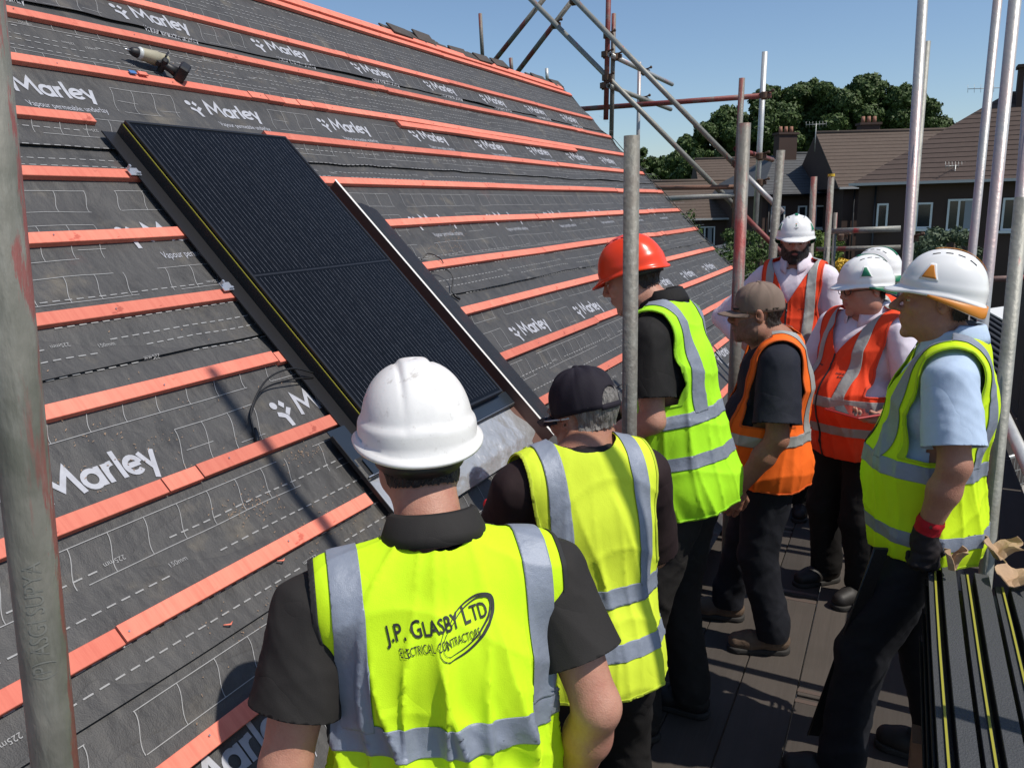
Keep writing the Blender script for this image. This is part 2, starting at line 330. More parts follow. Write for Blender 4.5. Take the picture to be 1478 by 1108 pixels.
# dashes, tile outlines
def line(s0, t0, s1, t1, wd=.0024):
    n = max(1, int(math.hypot(s1-s0, t1-t0)/.06)); k = np.linspace(0, 1, n+1); S = s0+(s1-s0)*k; T = t0+(t1-t0)*k
    d = nrm([s1-s0, t1-t0]); px, py = -d[1]*wd/2, d[0]*wd/2
    V = np.concatenate([np.stack([S+px, T+py, 0*S], -1), np.stack([S-px, T-py, 0*S], -1)]); m = n+1
    F = np.array([[i, i+m, i+m+1] for i in range(n)]+[[i, i+m+1, i+1] for i in range(n)])
    put(V, F, 0, 0)
def scurve(s, t0, t1, amp=.03, wd=.0024):
    k = np.linspace(0, 1, 9); S = s+amp*np.sin((k-.5)*math.pi)*.6; T = t0+(t1-t0)*k
    V = np.concatenate([np.stack([S-wd/2, T, 0*S], -1), np.stack([S+wd/2, T, 0*S], -1)]); m = 9
    F = np.array([[i+m, i, i+m+1] for i in range(8)]+[[i, i+1, i+m+1] for i in range(8)])[:, ::-1]
    put(V, F, 0, 0)
for ri, (bt, ph) in enumerate(rows):
    up = rows[ri+1][0]-bt if ri < len(rows)-1 else .7
    for k in range(-1, 11):
        s0 = ph+.985*k
        # outlines in the gap beside the word, and a run of them above
        a = s0+.56
        for q in range(4):
            if a+q*.11 < 10: scurve(a+q*.11, bt-.06, bt+.10, .05)
        for tt, aa, bb in ((-.06, a, a+.2), (.10, a+.03, a+.36), (.02, a+.02, a+.13), (-.02, a+.22, a+.33)):
            line(aa, bt+tt, min(bb, 10.1), bt+tt)
        if True:
            b0 = s0+.1
            line(b0, bt+.17, b0+.86, bt+.17); line(b0+.03, bt+.27, b0+.89, bt+.27)
            for q in range(8): scurve(b0+.015+q*.122, bt+.17, bt+.27, .03)
        if ri:
            b0 = s0+.05
            line(b0, bt-.13, b0+.8, bt-.13); line(b0+.03, bt-.24, b0+.83, bt-.24)
            for q in range(8): scurve(b0+.015+q*.115, bt-.24, bt-.13, .03)
    for j, fr in enumerate((.40, .47, .52, .60, .72)):
        t = bt+up*fr+.02; s = -1.4+.1*j; wdd = .0042
        while s < 10.05:
            c = (s+.13*j) % .985
            if c < .80: line(s, t, min(s+.026, 10.1), t, wdd)
            elif c < .84 and ri > -1 and s < 9.8:
                put(*((d2V, d2F) if j % 2 == 0 else (d1V, d1F)), s+(.0 if j % 2 else .07), t+(.02 if j % 2 else .012), math.pi if j % 2 == 0 else 0); s += .085
            s += .042
    flush('print')
# ---- battens: every length its own piece
def batten(s0, s1, t, wd=.049, th=.023, h0=.001, tilt=0):
    L = s1-s0; bm = bmesh.new(); n = max(1, int(L/.8))
    # light sag and wobble so that the edge is not ruler straight
    ph1, ph2 = random.uniform(0, 6), random.uniform(0, 6); vs = []
    for i in range(n+1):
        x = -L/2+L*i/n; dy = .0022*math.sin(2*x+ph1)+tilt*x; dz = .0015*math.sin(3*x+ph2); c = .0015
        prof = [(-wd/2, 0), (-wd/2, th-c), (-wd/2+c, th), (wd/2-c, th), (wd/2, th-c), (wd/2, 0)]
        vs.append([bm.verts.new((x, a+dy, b+dz)) for a, b in prof])
    for i in range(n):
        for k in range(6): bm.faces.new((vs[i][k], vs[i][(k+1) % 6], vs[i+1][(k+1) % 6], vs[i+1][k]))
    bm.faces.new(vs[0][::-1]); bm.faces.new(vs[-1]); bmesh.ops.recalc_face_normals(bm, faces=bm.faces)
    o = link('batten', bmmesh('batten', bm), roof, MATS['batten_wood']); o.location = (s0+L/2, t, h0); return o
PANL = {9: 2.36, 8: 2.36, 7: 2.40, 6: 2.42, 5: 2.44, 4: 2.46, 3: 2.22}
for bi, t in enumerate(BT):
    segs = [(-1.6, 10.12+random.uniform(-.03, .10))]
    if bi in PANL:
        rstart = {9: 3.36, 8: 3.36, 7: 3.72, 6: 3.74, 5: 3.72, 4: 3.72, 3: 3.72}[bi]
        segs = [(-1.6, PANL[bi]), (rstart, segs[0][1])]
    for a, b in segs:
        s = a; first = True
        while s < b-.05:
            L = random.choice([.13, .13, 1.3, 1.9, 2.5, 3.0]) if s > a else random.uniform(1.2, 2.8)
            e = min(b, s+L)
            if b-e < .12: e = b
            batten(s, e-.005, t+random.uniform(-.004, .004), tilt=random.uniform(-.0012, .0012)); s = e
s1, t1 = roofhit(572, 180); s2, t2 = roofhit(815, 203)
batten(s1, s2, 2.655, h0=.003)
for s, e in ((-1.6, 1.9), (1.9, 4.6), (4.6, 6.9), (6.9, 10.15)):
    batten(s, e-.004, 3.80, wd=.05, h0=.004); batten(s-.2, e-.2, 3.875, wd=.075, th=.04, h0=.0)
# saw-tail marks/joints: short thin noggins where two lengths are nailed
bmn = bmesh.new()
for t in BT:
    for k in range(14):
        s = -1.2+.6*k+random.uniform(-.02, .02)
        if covered(s, t) or (2.2 < s < 3.75 and .4 < t < 2.4): continue
        for dx in (0,):
            bmesh.ops.create_cone(bmn, cap_ends=True, segments=8, radius1=.0032, radius2=.0028, depth=.002, matrix=Matrix.Translation((s+dx, t+random.uniform(-.01, .01), .027)))
link('batten_nail', bmmesh('batten_nail', bmn), roof, MATS['steel'], kind='stuff')
# far slope, gable brickwork under the verge
RIDGE = RO+UR*3.95
def quadobj(name, pts, mt, parent=None, **k):
    me = bpy.data.meshes.new(name); me.from_pydata([tuple(map(float, p)) for p in pts], [], [tuple(range(len(pts)))]); me.update()
    return link(name, me, parent, mt, **k)
# verge strap, membrane flap lying over the gable edge
vp = []
for t in np.linspace(-.7, 3.93, 60):
    vp.append((10.2+.02*math.sin(t*9)+.015*math.sin(t*23), t, -.01+.012*math.sin(t*17)))
link('verge_cord', tubemesh('verge_cord', vp, .009, 6), roof, MATS['felt_strip'])
vp = [(10.13+.025*math.sin(t*7+1), t, .032+.006*math.sin(t*13)) for t in np.linspace(-.7, 3.0, 60)]
link('verge_cord', tubemesh('verge_cord', vp, .005, 6), roof, MATS['felt_strip'])
# dark sagging slits: loose edge of a lap
# sawdust and chips
cv = []; cf = []; SRF = None
cl = [(1.8, .60, .10, 160), (2.0, .45, .12, 120), (1.2, 1.02, .12, 120), (1.6, .3, .2, 80), (2.1, .70, .07, 90), (2.0, 2.9, .12, 60), (4.2, 1.55, .12, 160), (4.4, 1.65, .1, 120), (3.3, 2.9, .15, 60), (1.7, 1.0, .5, 120), (2.3, .25, .4, 100), (1.45, .95, .25, 120), (6.0, 2.2, .1, 60)]
for cs, ct, r, n in cl:
    for _ in range(int(n*.6)):
        s, t = cs+random.gauss(0, r*.8), ct+random.gauss(0, r*.3); a = random.uniform(0, 3.14); L = random.uniform(.0012, .0040); W = random.uniform(.0006, .0013)
        z = 0.004; b = len(cv); c, q = math.cos(a), math.sin(a)
        for x, y, dz in ((-L, -W, 0), (L, -W, .002), (L, W, .002), (-L, W, 0)): cv.append((s+x*c-y*q, t+x*q+y*c, z+dz))
        cf.append((b, b+1, b+2, b+3))
cv = np.array(cv); cv[:, 2] += np.repeat(surf_h(cv[::4, 0], cv[::4, 1]), 4); me = bpy.data.meshes.new('sawdust'); me.from_pydata(cv.tolist(), [], cf); mat('chip', (.30, .20, .13), .9)
link('sawdust', me, roof, MATS['chip'], kind='stuff')
for s, t, L in ((1.44, .33, .03), (1.72, .41, .03)):
    link('wood_splinter', tubemesh('wood_splinter', [(s, t, .012), (s+L*.5, t-.01, .018), (s+L, t-.004, .012)], [.002, .003, .001], 5), roof, MATS['batten_wood'])
# ------------------------------------------------------------------ solar panel set into the roof
def roofthing(name, **k):
    o = empty(name, **k); o.matrix_world = ROOFM.copy(); return o
pan = roofthing('solar_panel', label='black solar panel lying in the battened roof slope', cat='solar panel')
A0, A1, B0, B1, PH = 2.412, 3.375, .565, 2.30, .094
bm = bmesh.new(); fw = .012
for c, s_ in (((A0+fw/2, (B0+B1)/2), (fw, B1-B0)), ((A1-fw/2, (B0+B1)/2), (fw, B1-B0)), (((A0+A1)/2, B0+fw/2), (A1-A0-2*fw, fw)), (((A0+A1)/2, B1-fw/2), (A1-A0-2*fw, fw))):
    box(bm, (c[0], c[1], PH-.018), (s_[0], s_[1], .036), bev=.0012)
link('frame', bmmesh('frame', bm), pan, MATS['black_frame'])
mat('cell_glass', (.0035, .0038, .0048), .26, spec=.13, noise=[(2.2, .5, (.006, .0065, .008))])
boxobj('glass', ((A0+A1)/2, (B0+B1)/2, PH-.006), (A1-A0-2*fw, B1-B0-2*fw, .006), MATS['cell_glass'], pan)
boxobj('backsheet', ((A0+A1)/2, (B0+B1)/2, PH-.014), (A1-A0-2*fw, B1-B0-2*fw, .006), MATS['black_frame'], pan)
bm = bmesh.new(); nb = 36
for i in range(nb):
    x = A0+.022+(A1-A0-.044)*(i+.5)/nb; L = (B1-B0)/2-.04
    for cy in (B0+.027+L/2, B1-.027-L/2):
        vs = [bm.verts.new((x+dx, cy+dy, PH-.00288)) for dx, dy in ((-.0007, -L/2), (.0007, -L/2), (.0007, L/2), (-.0007, L/2))]; bm.faces.new(vs)
mat('busbar', (.20, .21, .24), .4, .4, noise=[(30, .8, (.05, .05, .055), (.4, .65))])
link('busbar_wiring', bmmesh('busbar_wiring', bm), pan, MATS['busbar'])
bm = bmesh.new()
for i in range(1, 6):
    x = A0+.012+(A1-A0-.024)*i/6
    box(bm, (x, (B0+B1)/2, PH-.0026), (.0022, B1-B0-.03, .0004))
for i in range(1, 20):
    continue
    y = B0+.012+(B1-B0-.024)*i/20; box(bm, ((A0+A1)/2, y, PH-.0027), (A1-A0-.03, .0016, .0003))
box(bm, ((A0+A1)/2, (B0+B1)/2, PH-.0026), (A1-A0-.03, .009, .0004))
link('cell_gap', bmmesh('cell_gap', bm), pan, MATS['black_frame'])
# side flashing, left
lf = roofthing('side_flashing', label='narrow black side flashing with yellow foam seal along the left edge of the solar panel', cat='flashing')
boxobj('tray', (2.372, 1.41, .026), (.075, 1.78, .003), MATS['black_frame'], lf)
boxobj('upstand', (2.4065, 1.41, .053), (.003, 1.78, .050), MATS['black_coated'], lf)
boxobj('foam_seal', (2.4035, 1.41, .0790), (.002, 1.76, .004), MATS['foam_yellow'], lf)
boxobj('lip', (2.334, 1.41, .028), (.003, 1.78, .006), MATS['black_frame'], lf)
for t in (2.06, 1.44):
    b = roofthing('panel_bracket', label='small grey fixing bracket %s the left edge of the solar panel' % ('near the top of' if t > 2 else 'halfway down'), cat='bracket', group=None)
    boxobj('plate', (2.32, t, .036), (.05, .04, .004), MATS['aluminium'], b); boxobj('hook', (2.300, t+.012, .048), (.008, .010, .022), MATS['aluminium'], b); boxobj('screw_plate', (2.33, t-.012, .042), (.02, .008, .010), MATS['aluminium'], b)
# right flashing held up by the roofer
rf = roofthing('side_flashing', label='long side flashing with pale raised edge and wide black wing, right of the solar panel', cat='flashing')
me = bpy.data.meshes.new('upstand')
def strip(name, prof, t0, t1, mt, par, n=12, wob=0):
    V = []; F = []; m = len(prof)
    for i in range(n+1):
        t = t0+(t1-t0)*i/n
        for s, h in prof: V.append((s+wob*math.sin(i*1.1), t, h+wob*math.sin(i*.7+1)))
    for i in range(n):
        for k in range(m-1): F.append((i*m+k, i*m+k+1, (i+1)*m+k+1, (i+1)*m+k))
    me = bpy.data.meshes.new(name); me.from_pydata(V, [], F); me.update(); o = link(name, me, par, mt)
    md = o.modifiers.new('thickness', 'SOLIDIFY'); md.thickness = .0015; md.offset = 0; return o
strip('upstand', [(3.40, .022), (3.462, .034), (3.466, .098)], .25, 1.98, MATS['steel_batten_bounce'], rf)
strip('edge', [(3.460, .1010), (3.474, .1015)], .25, 1.985, MATS['white_metal'], rf)
strip('wing', [(3.476, .098), (3.53, .094), (3.66, .060), (3.72, .040)], .30, 1.82, MATS['black_coated'], rf, wob=.001)
# bottom apron
ap = roofthing('apron_flashing', label='wrinkled silvery lead apron flashing below the solar panel', cat='flashing')
S, T = np.meshgrid(np.linspace(2.24, 3.60, 90), np.linspace(.27, .50, 26), indexing='ij')
H = .034+.0045*sn(S, T, 51, 14)+.0025*sn(S, T, 52, 40)-.02*np.clip((.33-T)/.06, 0, 1)
a = np.arange(S.size).reshape(S.shape); F = np.stack([a[:-1, :-1], a[1:, :-1], a[1:, 1:], a[:-1, 1:]], -1).reshape(-1, 4)
o = link('lead_sheet', npmesh('lead_sheet', np.stack([S, T, H], -1).reshape(-1, 3), F), ap, MATS['lead'])
strip('tray', [(2.24, .036), (2.26, .046), (3.58, .046), (3.60, .036)], .49, .585, MATS['black_coated'], ap)
mat('tray_blue', (.05, .065, .085), .3, .6)
boxobj('front_plate', (2.92, .535, .052), (1.28, .07, .004), MATS['tray_blue'], ap)
boxobj('corner_tray', (2.285, .64, .042), (.10, .17, .004), MATS['tray_blue'], ap)
boxobj('corner_lip', (2.235, .52, .044), (.004, .36, .016), MATS['black_coated'], ap)
boxobj('front_lip', (2.92, .50, .048), (1.34, .004, .010), MATS['aluminium'], ap)
# cables
def cable(name, pts, r=.0035, label=None, conn=None):
    o = roofthing(name, label=label, cat='cable')
    P = [np.array(p, float) for p in pts]; out = []
    for i in range(len(P)-1):
        p0, p1, p2, p3 = P[max(i-1, 0)], P[i], P[i+1], P[min(i+2, len(P)-1)]
        for k in range(8):
            u = k/8; out.append(.5*((2*p1)+(-p0+p2)*u+(2*p0-5*p1+4*p2-p3)*u*u+(-p0+3*p1-3*p2+p3)*u**3))
    out.append(P[-1]); link('wire', tubemesh('wire', out, r, 8), o, MATS['cable_black'])
    if conn:
        link('plug', tubemesh('plug', conn, [.006, .0085, .0085, .006], 10), o, MATS['cable_black'])
    return o
def rp(px, py, h): s, t = roofhit(px, py, h); return (s, t, h)
cable('panel_cable', [rp(452, 538, .05), rp(420, 532, .06), rp(385, 548, .05), rp(363, 590, .03), rp(366, 622, .012), rp(371, 640, .01)], label='black cable looping out from under the left side of the panel', conn=[rp(368, 618, .012), rp(369.5, 625, .012), rp(371, 634, .012), rp(373, 640, .012)])
cable('panel_cable', [rp(452, 545, .03), rp(418, 548, .03), rp(380, 562, .02), rp(362, 600, .012), rp(368, 628, .01)], .003, label='thinner black cable lying inside the loop left of the panel')
cable('panel_cable', [rp(608, 375, .02), rp(618, 366, .05), rp(634, 372, .04), rp(640, 380, .03)], .003, label='short black cable loop rising beside the right flashing, upper of two')
cable('panel_cable', [rp(620, 394, .02), rp(638, 387, .05), rp(653, 398, .05), rp(652, 420, .02), rp(660, 428, .01)], .003, label='black cable loop with plug beside the right flashing, lower of two', conn=[rp(654, 424, .01), rp(657, 427, .01), rp(661, 430, .01), rp(664, 432, .01)])
# ------------------------------------------------------------------ cordless drill resting on a batten
dr = roofthing('cordless_drill', label='cordless drill with pale body and black battery lying against an upper red batten', cat='power tool')
def D(px, py, h=.045): s, t = roofhit(px, py, h); return np.array([s, t, h])
c0, c1, c2, c3 = D(184, 72), D(200, 77), D(233, 87), D(255, 105)
def lathe(name, a, b, prof, mt, par, seg=16):
    a = np.array(a); b = np.array(b); P = [a+(b-a)*u for u, _ in prof]; o = link(name, tubemesh(name, P, [r for _, r in prof], seg), par, mt); return o
ax = c2-c1; 
lathe('body', c1, c2+ax*.25, [(0, .026), (.1, .03), (.3, .031), (.6, .036), (.62, .033), (.85, .033), (.93, .034), (1., .026)], MATS['drill_tan'], dr)
lathe('gearbox_ring', c1-ax*.05, c1+ax*.12, [(0, .024), (.5, .031), (1, .028)], MATS['pale_plastic'], dr)
lathe('chuck', c1-ax*.38, c1-ax*.04, [(0, .010), (.3, .019), (.8, .024), (1, .024)], MATS['drill_black'], dr)
lathe('drill_bit', c1-ax*.62, c1-ax*.3, [(0, .003), (.4, .005), (1, .006)], MATS['steel'], dr)
hg = c1+ax*.62; hb = c3
lathe('grip', hg, hb, [(0, .028), (.3, .021), (.7, .020), (1, .026)], MATS['drill_black'], dr)
q = Vector((hb-hg).tolist()).to_track_quat('Z', 'Y').to_matrix()
boxobj('battery', hb+(hb-hg)*.18, (.075, .115, .05), MATS['drill_black'], dr, rot=q, bev=.008)
boxobj('battery_label', hb+(hb-hg)*.18+np.array([0, 0, .039]), (.05, .03, .002), MATS['drill_tan'], dr, rot=q)
boxobj('side_handle', c2-ax*.1+np.array([.0, -.035, -.004]), (.035, .075, .03), MATS['drill_black'], dr, rot=q, bev=.008); boxobj('vent_block', c2+ax*.1+np.array([0, .0, .033]), (.05, .022, .008), MATS['drill_black'], dr, rot=q, bev=.002); boxobj('trigger', hg+(hb-hg)*.2+np.array([-.01, -.02, 0]), (.02, .03, .018), MATS['drill_black'], dr, rot=q, bev=.003)
sd = roofthing('paper_scrap', label='small blue and red scrap beside the drill on the batten', cat='scrap')
mat('blue_tarp', (.05, .15, .38), .6)
s_, t_ = roofhit(192, 103, .04); boxobj('blue_corner', (s_, t_, .034), (.035, .02, .006), MATS['blue_tarp'], sd); boxobj('red_corner', (s_+.055, t_+.0, .036), (.05, .022, .006), MATS['batten_wood'], sd)
# ridge tiles lying on the far side of the ridge
for i, (px, py, L) in enumerate(((585, 55, 3), (632, 72, 2), (665, 82, 2), (700, 90, 3), (770, 109, 2), (792, 117, 2))):
    r = roofthing('roof_tile_stack', label=['first ridge-top pile of broken dark tiles from the left, against the sky', 'second low pile of dark tiles from the left along the ridge', 'third low pile of dark tiles from the left along the ridge', 'fourth pile of dark tiles, long and low behind the ridge batten', 'small pile of dark tiles near the far end of the ridge', 'last dark tile pile at the very end of the ridge'][i], cat='tiles', group='loose tiles piled along the ridge')
    s, t = roofhit(px, py); s = min(s, 9.9)
    for k in range(L*2):
        boxobj('tile', (s+random.uniform(-.22, .22)*(1.4 if L > 2 else 1), 3.935+random.uniform(-.01, .02), .012+.018*(k//2)), (.30, .12, .015), MATS['ridge_tile'], r, rot=Matrix.Rotation(random.uniform(-.12, .12), 3, 'X')@Matrix.Rotation(random.uniform(-.06, .06), 3, 'Y'), bev=.003)
# ------------------------------------------------------------------ sky is the world; ground and platform
GZ = -2.5
mat('lawn', (.045, .075, .018), .9, noise=[(.35, .6, (.09, .085, .035)), (3, .4, (.03, .055, .012))], bump=[(20, .5, 4, (1, 1, 1), .03)])
mat('paving', (.36, .34, .31), .9, noise=[(.6, .5, (.24, .22, .20)), (8, .4, (.3, .28, .26))])
def gridplane(name, x0, x1, y0, y1, z, n, mt, amp=0, **k):
    X, Y = np.meshgrid(np.linspace(x0, x1, n), np.linspace(y0, y1, n), indexing='ij'); Z = z+amp*sn(X, Y, 77, .05)
    a = np.arange(n*n).reshape(n, n); F = np.stack([a[:-1, :-1], a[1:, :-1], a[1:, 1:], a[:-1, 1:]], -1).reshape(-1, 4)
    return link(name, npmesh(name, np.stack([X, Y, Z], -1).reshape(-1, 3), F), None, mt, **k)
gridplane('ground', -600, 600, -300, 900, GZ, 40, MATS['lawn'], kind='structure')
gridplane('pavement', -1.0, 14, -8, 16, GZ+.02, 4, MATS['paving'], kind='structure')
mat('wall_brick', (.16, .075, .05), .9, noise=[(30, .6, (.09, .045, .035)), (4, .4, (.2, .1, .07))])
mat('mortar', (.22, .2, .18), .9)
# own house wall below the eaves: visible slivers only
wl = empty('house_wall', (-1.12, 0, 0), label='brown brick house wall below the eaves beside the scaffold boards', cat='wall')
boxobj('wall_core', (-.10, 4.2, -1.15), (.18, 12.2, 2.7), MATS['mortar'], wl)
bmk = bmesh.new(); box(bmk, (0, 0, 0), (.02, .215, .065), bev=.002); mk = bmmesh('brick', bmk); mk.materials.append(MATS['wall_brick']); nbk = 0
for r in range(6):
    for c in range(34):
        o = bpy.data.objects.new('brick', mk); COL.objects.link(o); o.parent = wl; o.location = (random.uniform(-.008, -.004), 1.9+.225*c+(.112 if r % 2 else 0), .13-.075*r); nbk += 1
fa = empty('eaves_board', (-1.0, 0, 0), label='reddish timber eaves board running along the foot of the roof', cat='board')
boxobj('plank', (0, 4.2, .20), (.022, 12.2, .15), MATS['sawn_timber'], fa)
boxobj('bearer', (.0, 4.2, .05), (.05, 12.2, .07), MATS['sawn_timber'], fa)
for i in range(12): boxobj('rafter_foot', (.02, 2.0+.6*i, .09), (.10, .045, .10), MATS['sawn_timber'], fa)
# platform of scaffold boards
pf = empty('scaffold_platform', (0, 0, 0), label='grey timber scaffold boards the men stand on, with thin light gaps', cat='platform')
xs = [-.955+.2285*i for i in range(8)]
for i, x in enumerate(xs):
    y = -1.6+(.9*(i*7 % 4))/1.0
    while y < 9.6:
        L = 3.9; gap = .007 if i in (2, 4) else .003
        b = boxobj('board', (x+.114, y+L/2-.01, -.019+random.uniform(-.002, .003)), (.2285-gap, L-.02, .038), MATS['board'], pf, bev=.003)
        for e in (y+.03, y+L-.05): boxobj('end_band', (0, e-(y+L/2-.01), .0), (.2285-gap+.002, .025, .041), MATS['board_iron'], b)
        y += L
# ------------------------------------------------------------------ scaffold tubes
def pole_pts(p0, p1): return np.array(p0, float), np.array(p1, float)
def tube(name, p0, p1, mt, label, cat='scaffold pole', group=None, r=.02415, open_end=True):
    p0 = np.array(p0, float); p1 = np.array(p1, float); base = p0
    V, F = tube_vf([p0-base, p1-base], r, 20, cap=False)
    V2, F2 = tube_vf([p0-base, p1-base], r-.004, 20, cap=False); n = len(V)
    F = list(F)+[tuple(x+n for x in f)[::-1] for f in F2]; V = V+V2; s = 20
    for k in range(s):
        a, b = k, (k+1) % s; F.append((a+s, b+s, b+s+n, a+s+n)); F.append((b, a, a+n, b+n))
    me = bpy.data.meshes.new(name); me.from_pydata([tuple(map(float, v)) for v in V], [], F); me.update()
    for p in me.polygons: p.use_smooth = p.index < 40
    o = link(name, me, None, mt, label=label, cat=cat, group=group); o.location = [float(x) for x in base]; return o
def vpole(pt, pb, Y, mt, label, zb=-2.45, zt=None, group='upright scaffold poles', r=.02415):
    a = atY(*pt, Y); b = atY(*pb, Y); d = (a-b)/(a[2]-b[2]); d[1] = 0; d[2] = 1; top = b+d*((zt if zt is not None else a[2])-b[2]); bot = b+d*(zb-b[2])
    return tube('scaffold_pole', bot, top, mt, label, group=group, r=r), bot, top
VP = {}
def V_(k, *a, **kw): o, b, t = vpole(*a, **kw); VP[k] = (b, t); return o
V_('left', (3, 375), (80, 1108), .50, MATS['tube_near'], 'thick nearest scaffold pole with red paint streaks at the left edge', zb=-.0, zt=3.2)
def edge_paint(m, lean):
    t = m.node_tree; b = t.nodes['Principled BSDF']; old = b.inputs['Base Color'].links[0].from_socket
    tc = t.nodes.new('ShaderNodeTexCoord'); sp = t.nodes.new('ShaderNodeSeparateXYZ'); t.links.new(tc.outputs['Object'], sp.inputs[0])
    def mth(op, a, b_): n = t.nodes.new('ShaderNodeMath'); n.operation = op; [t.links.new(v, n.inputs[i]) if hasattr(v, 'links') else setattr(n.inputs[i], 'default_value', v) for i, v in enumerate((a, b_))]; return n.outputs[0]
    x = mth('SUBTRACT', sp.outputs[0], mth('MULTIPLY', sp.outputs[2], float(lean))); u = mth('ADD', mth('MULTIPLY', x, .51), mth('MULTIPLY', sp.outputs[1], .86))
    nz = t.nodes.new('ShaderNodeTexNoise'); nz.inputs['Scale'].default_value = 9; nz.inputs['Detail'].default_value = 7; nz.inputs['Roughness'].default_value = .7; mp = t.nodes.new('ShaderNodeMapping'); mp.inputs['Scale'].default_value = (5, 5, .7); t.links.new(tc.outputs['Object'], mp.inputs[0]); t.links.new(mp.outputs[0], nz.inputs['Vector'])
    v = mth('ADD', mth('MULTIPLY', u, 14.), nz.outputs['Fac']); rp = t.nodes.new('ShaderNodeValToRGB'); rp.color_ramp.elements[0].position = .76; rp.color_ramp.elements[1].position = .81; t.links.new(v, rp.inputs[0])
    mx = t.nodes.new('ShaderNodeMix'); mx.data_type = 'RGBA'; t.links.new(mth('MULTIPLY', rp.outputs[0], .75), mx.inputs[0]); t.links.new(old, mx.inputs[6]); mx.inputs[7].default_value = (.26, .055, .05, 1); t.links.new(mx.outputs[2], b.inputs['Base Color'])
_b, _t = VP['left']; edge_paint(MATS['tube_near'], (_t-_b)[0]/(_t-_b)[2])
# maker's stamp pressed into the near tube
sV_, sF_ = text_vf('(P) ASGI SUPYA', .026, 1); ax_ = nrm(_t-_b); c0_ = atY(52, 960, .50); c0_ = _b+ax_*np.dot(c0_-_b, ax_); fr_ = nrm(np.array([0, 0, CAMZ-.0])*0+np.array([-_b[0], -_b[1], 0])); rt_ = nrm(np.cross(ax_, fr_))
sV_[:, 0] -= 0; ang = (sV_[:, 1]-.004)/.0245
Pst = c0_+ax_[None]*sV_[:, :1]*.8+(.0246*(np.cos(ang)[:, None]*fr_[None]-np.sin(ang)[:, None]*rt_[None]))-_b
po = [o for o in bpy.data.objects if o.get('label', '').startswith('thick nearest')][0]
link('stamped_lettering', npmesh('stamped_lettering', Pst, sF_, False), po, mat('stamp', (.19, .19, .17), .5))
V_('mid', (912, 196), (908, 660), 2.42, MATS['tube_old'], 'weathered scaffold pole in front of the man in the orange helmet', zb=-.1)
V_('p3', (1075, 178), (1062, 490), 3.95, MATS['tube_p3'], 'red painted scaffold pole behind the tan cap', zb=-.1, r=.028)
V_('p4', (1127, 217), (1114, 385), 5.5, MATS['tube_old'], 'dark upright pole ending just above the bearded man\'s helmet', zb=-.1, r=.027)
V_('p5', (1175, 255), (1167, 420), 6.8, MATS['tube_old'], 'short upright pole just right of the bearded man\'s helmet')
V_('p6', (1200, 253), (1190, 420), 6.95, MATS['tube_old'], 'short upright pole with yellow end cap right of the bearded man')
V_('p7', (1206, 307), (1200, 420), 9.0, MATS['tube_old'], 'thin far pole beside the yellow capped pole', r=.02)
V_('A', (1326, 100), (1308.5, 387), 4.7, MATS['tube_pink'], 'tall bright pole with pink paint rising between the far helmets', zt=3.35)
V_('A2', (1338, 60), (1312, 380), 6.6, MATS['tube_grey'], 'thin grey pole close behind the tall pink one, ending in the sky')
V_('B', (1440, 0), (1403, 365), 5.6, MATS['tube_pink'], 'slim pink streaked pole rising behind the largest white helmet', zt=3.6)
V_('C', (1465, 0), (1418, 470), 4.1, MATS['tube_pink'], 'wide pink and silver pole right of the largest white helmet', zt=3.25)
V_('D', (1478, 262), (1449, 560), 3.25, MATS['tube_grey'], 'stout grey pole near the right edge behind the yellow vest', zt=2.0)
V_('E', (1488, 100), (1462, 420), 4.6, MATS['tube_pink'], 'pink pole at the right edge of the picture', zt=3.3)
tube('scaffold_pole', (.75, 1.80, -2.4), (.75, 1.84, 5.9), MATS['tube_grey'], 'outer upright pole just out of view on the right, its shadow crosses the roof', group='upright scaffold poles')
bm = bmesh.new(); bmesh.ops.create_cone(bm, cap_ends=True, segments=16, radius1=.026, radius2=.026, depth=.02); 
cp = link('end_cap', bmmesh('end_cap', bm), None, mat('cap_yellow', (.7, .45, .03), .5), label='yellow plastic cap on the short pole right of the bearded man', cat='cap'); cp.location = [float(x) for x in VP['p6'][1]]
# gable-end scaffold behind the verge
YG = 10.75
def gt(a, b, Y, mt, label, group='scaffold tubes beyond the end of the roof', r=.02415, Y2=None, nm='scaffold_tube'):
    return tube(nm, atY(*a, Y), atY(*b, Y2 or Y), mt, label, cat='scaffold tube', group=group, r=r)
gt((879.5, -60), (874.5, 173), YG, MATS['tube_red'], 'red brown upright tube hanging in the sky beside the crossing braces', r=.034)
gt((886, 20), (882, 215), YG+.12, MATS['tube_old'], 'dark upright tube just right of the hanging red brown one', r=.030)
gt((693, 20), (697, 92), YG+1.2, MATS['tube_old'], 'short dark pole standing up beyond the ridge, left of the cross braces', r=.03)
gt((737, 84), (739, 108), YG+1.2, MATS['tube_old'], 'stub of dark pole just showing over the ridge', r=.03)
gt((789, 99), (790, 118), YG+1.2, MATS['galvanised_bright'], 'shiny pole stub near the far end of the ridge', r=.026)
gt((708, 95), (800, -20), YG+.25, MATS['tube_old'], 'left rising brace tube of the cross bracing', r=.034)
gt((744, 108), (842, -20), YG+.25, MATS['tube_old'], 'right rising brace tube of the cross bracing', r=.034)
gt((752, -15), (1060, 297), YG+.05, MATS['tube_grey'], 'long lower diagonal tube falling from the sky to the right', r=.034)
gt((1060, 297), (1150, 388), YG+.05, MATS['tube_red'], 'red lower continuation of the long diagonal tube', r=.034)
gt((815, -15), (1066, 243), YG-.1, MATS['tube_grey'], 'long upper diagonal tube falling from the sky to the right', r=.034)
gt((1066, 243), (1130, 307), YG-.1, MATS['tube_pink'], 'pink lower continuation of the upper diagonal tube', r=.034)
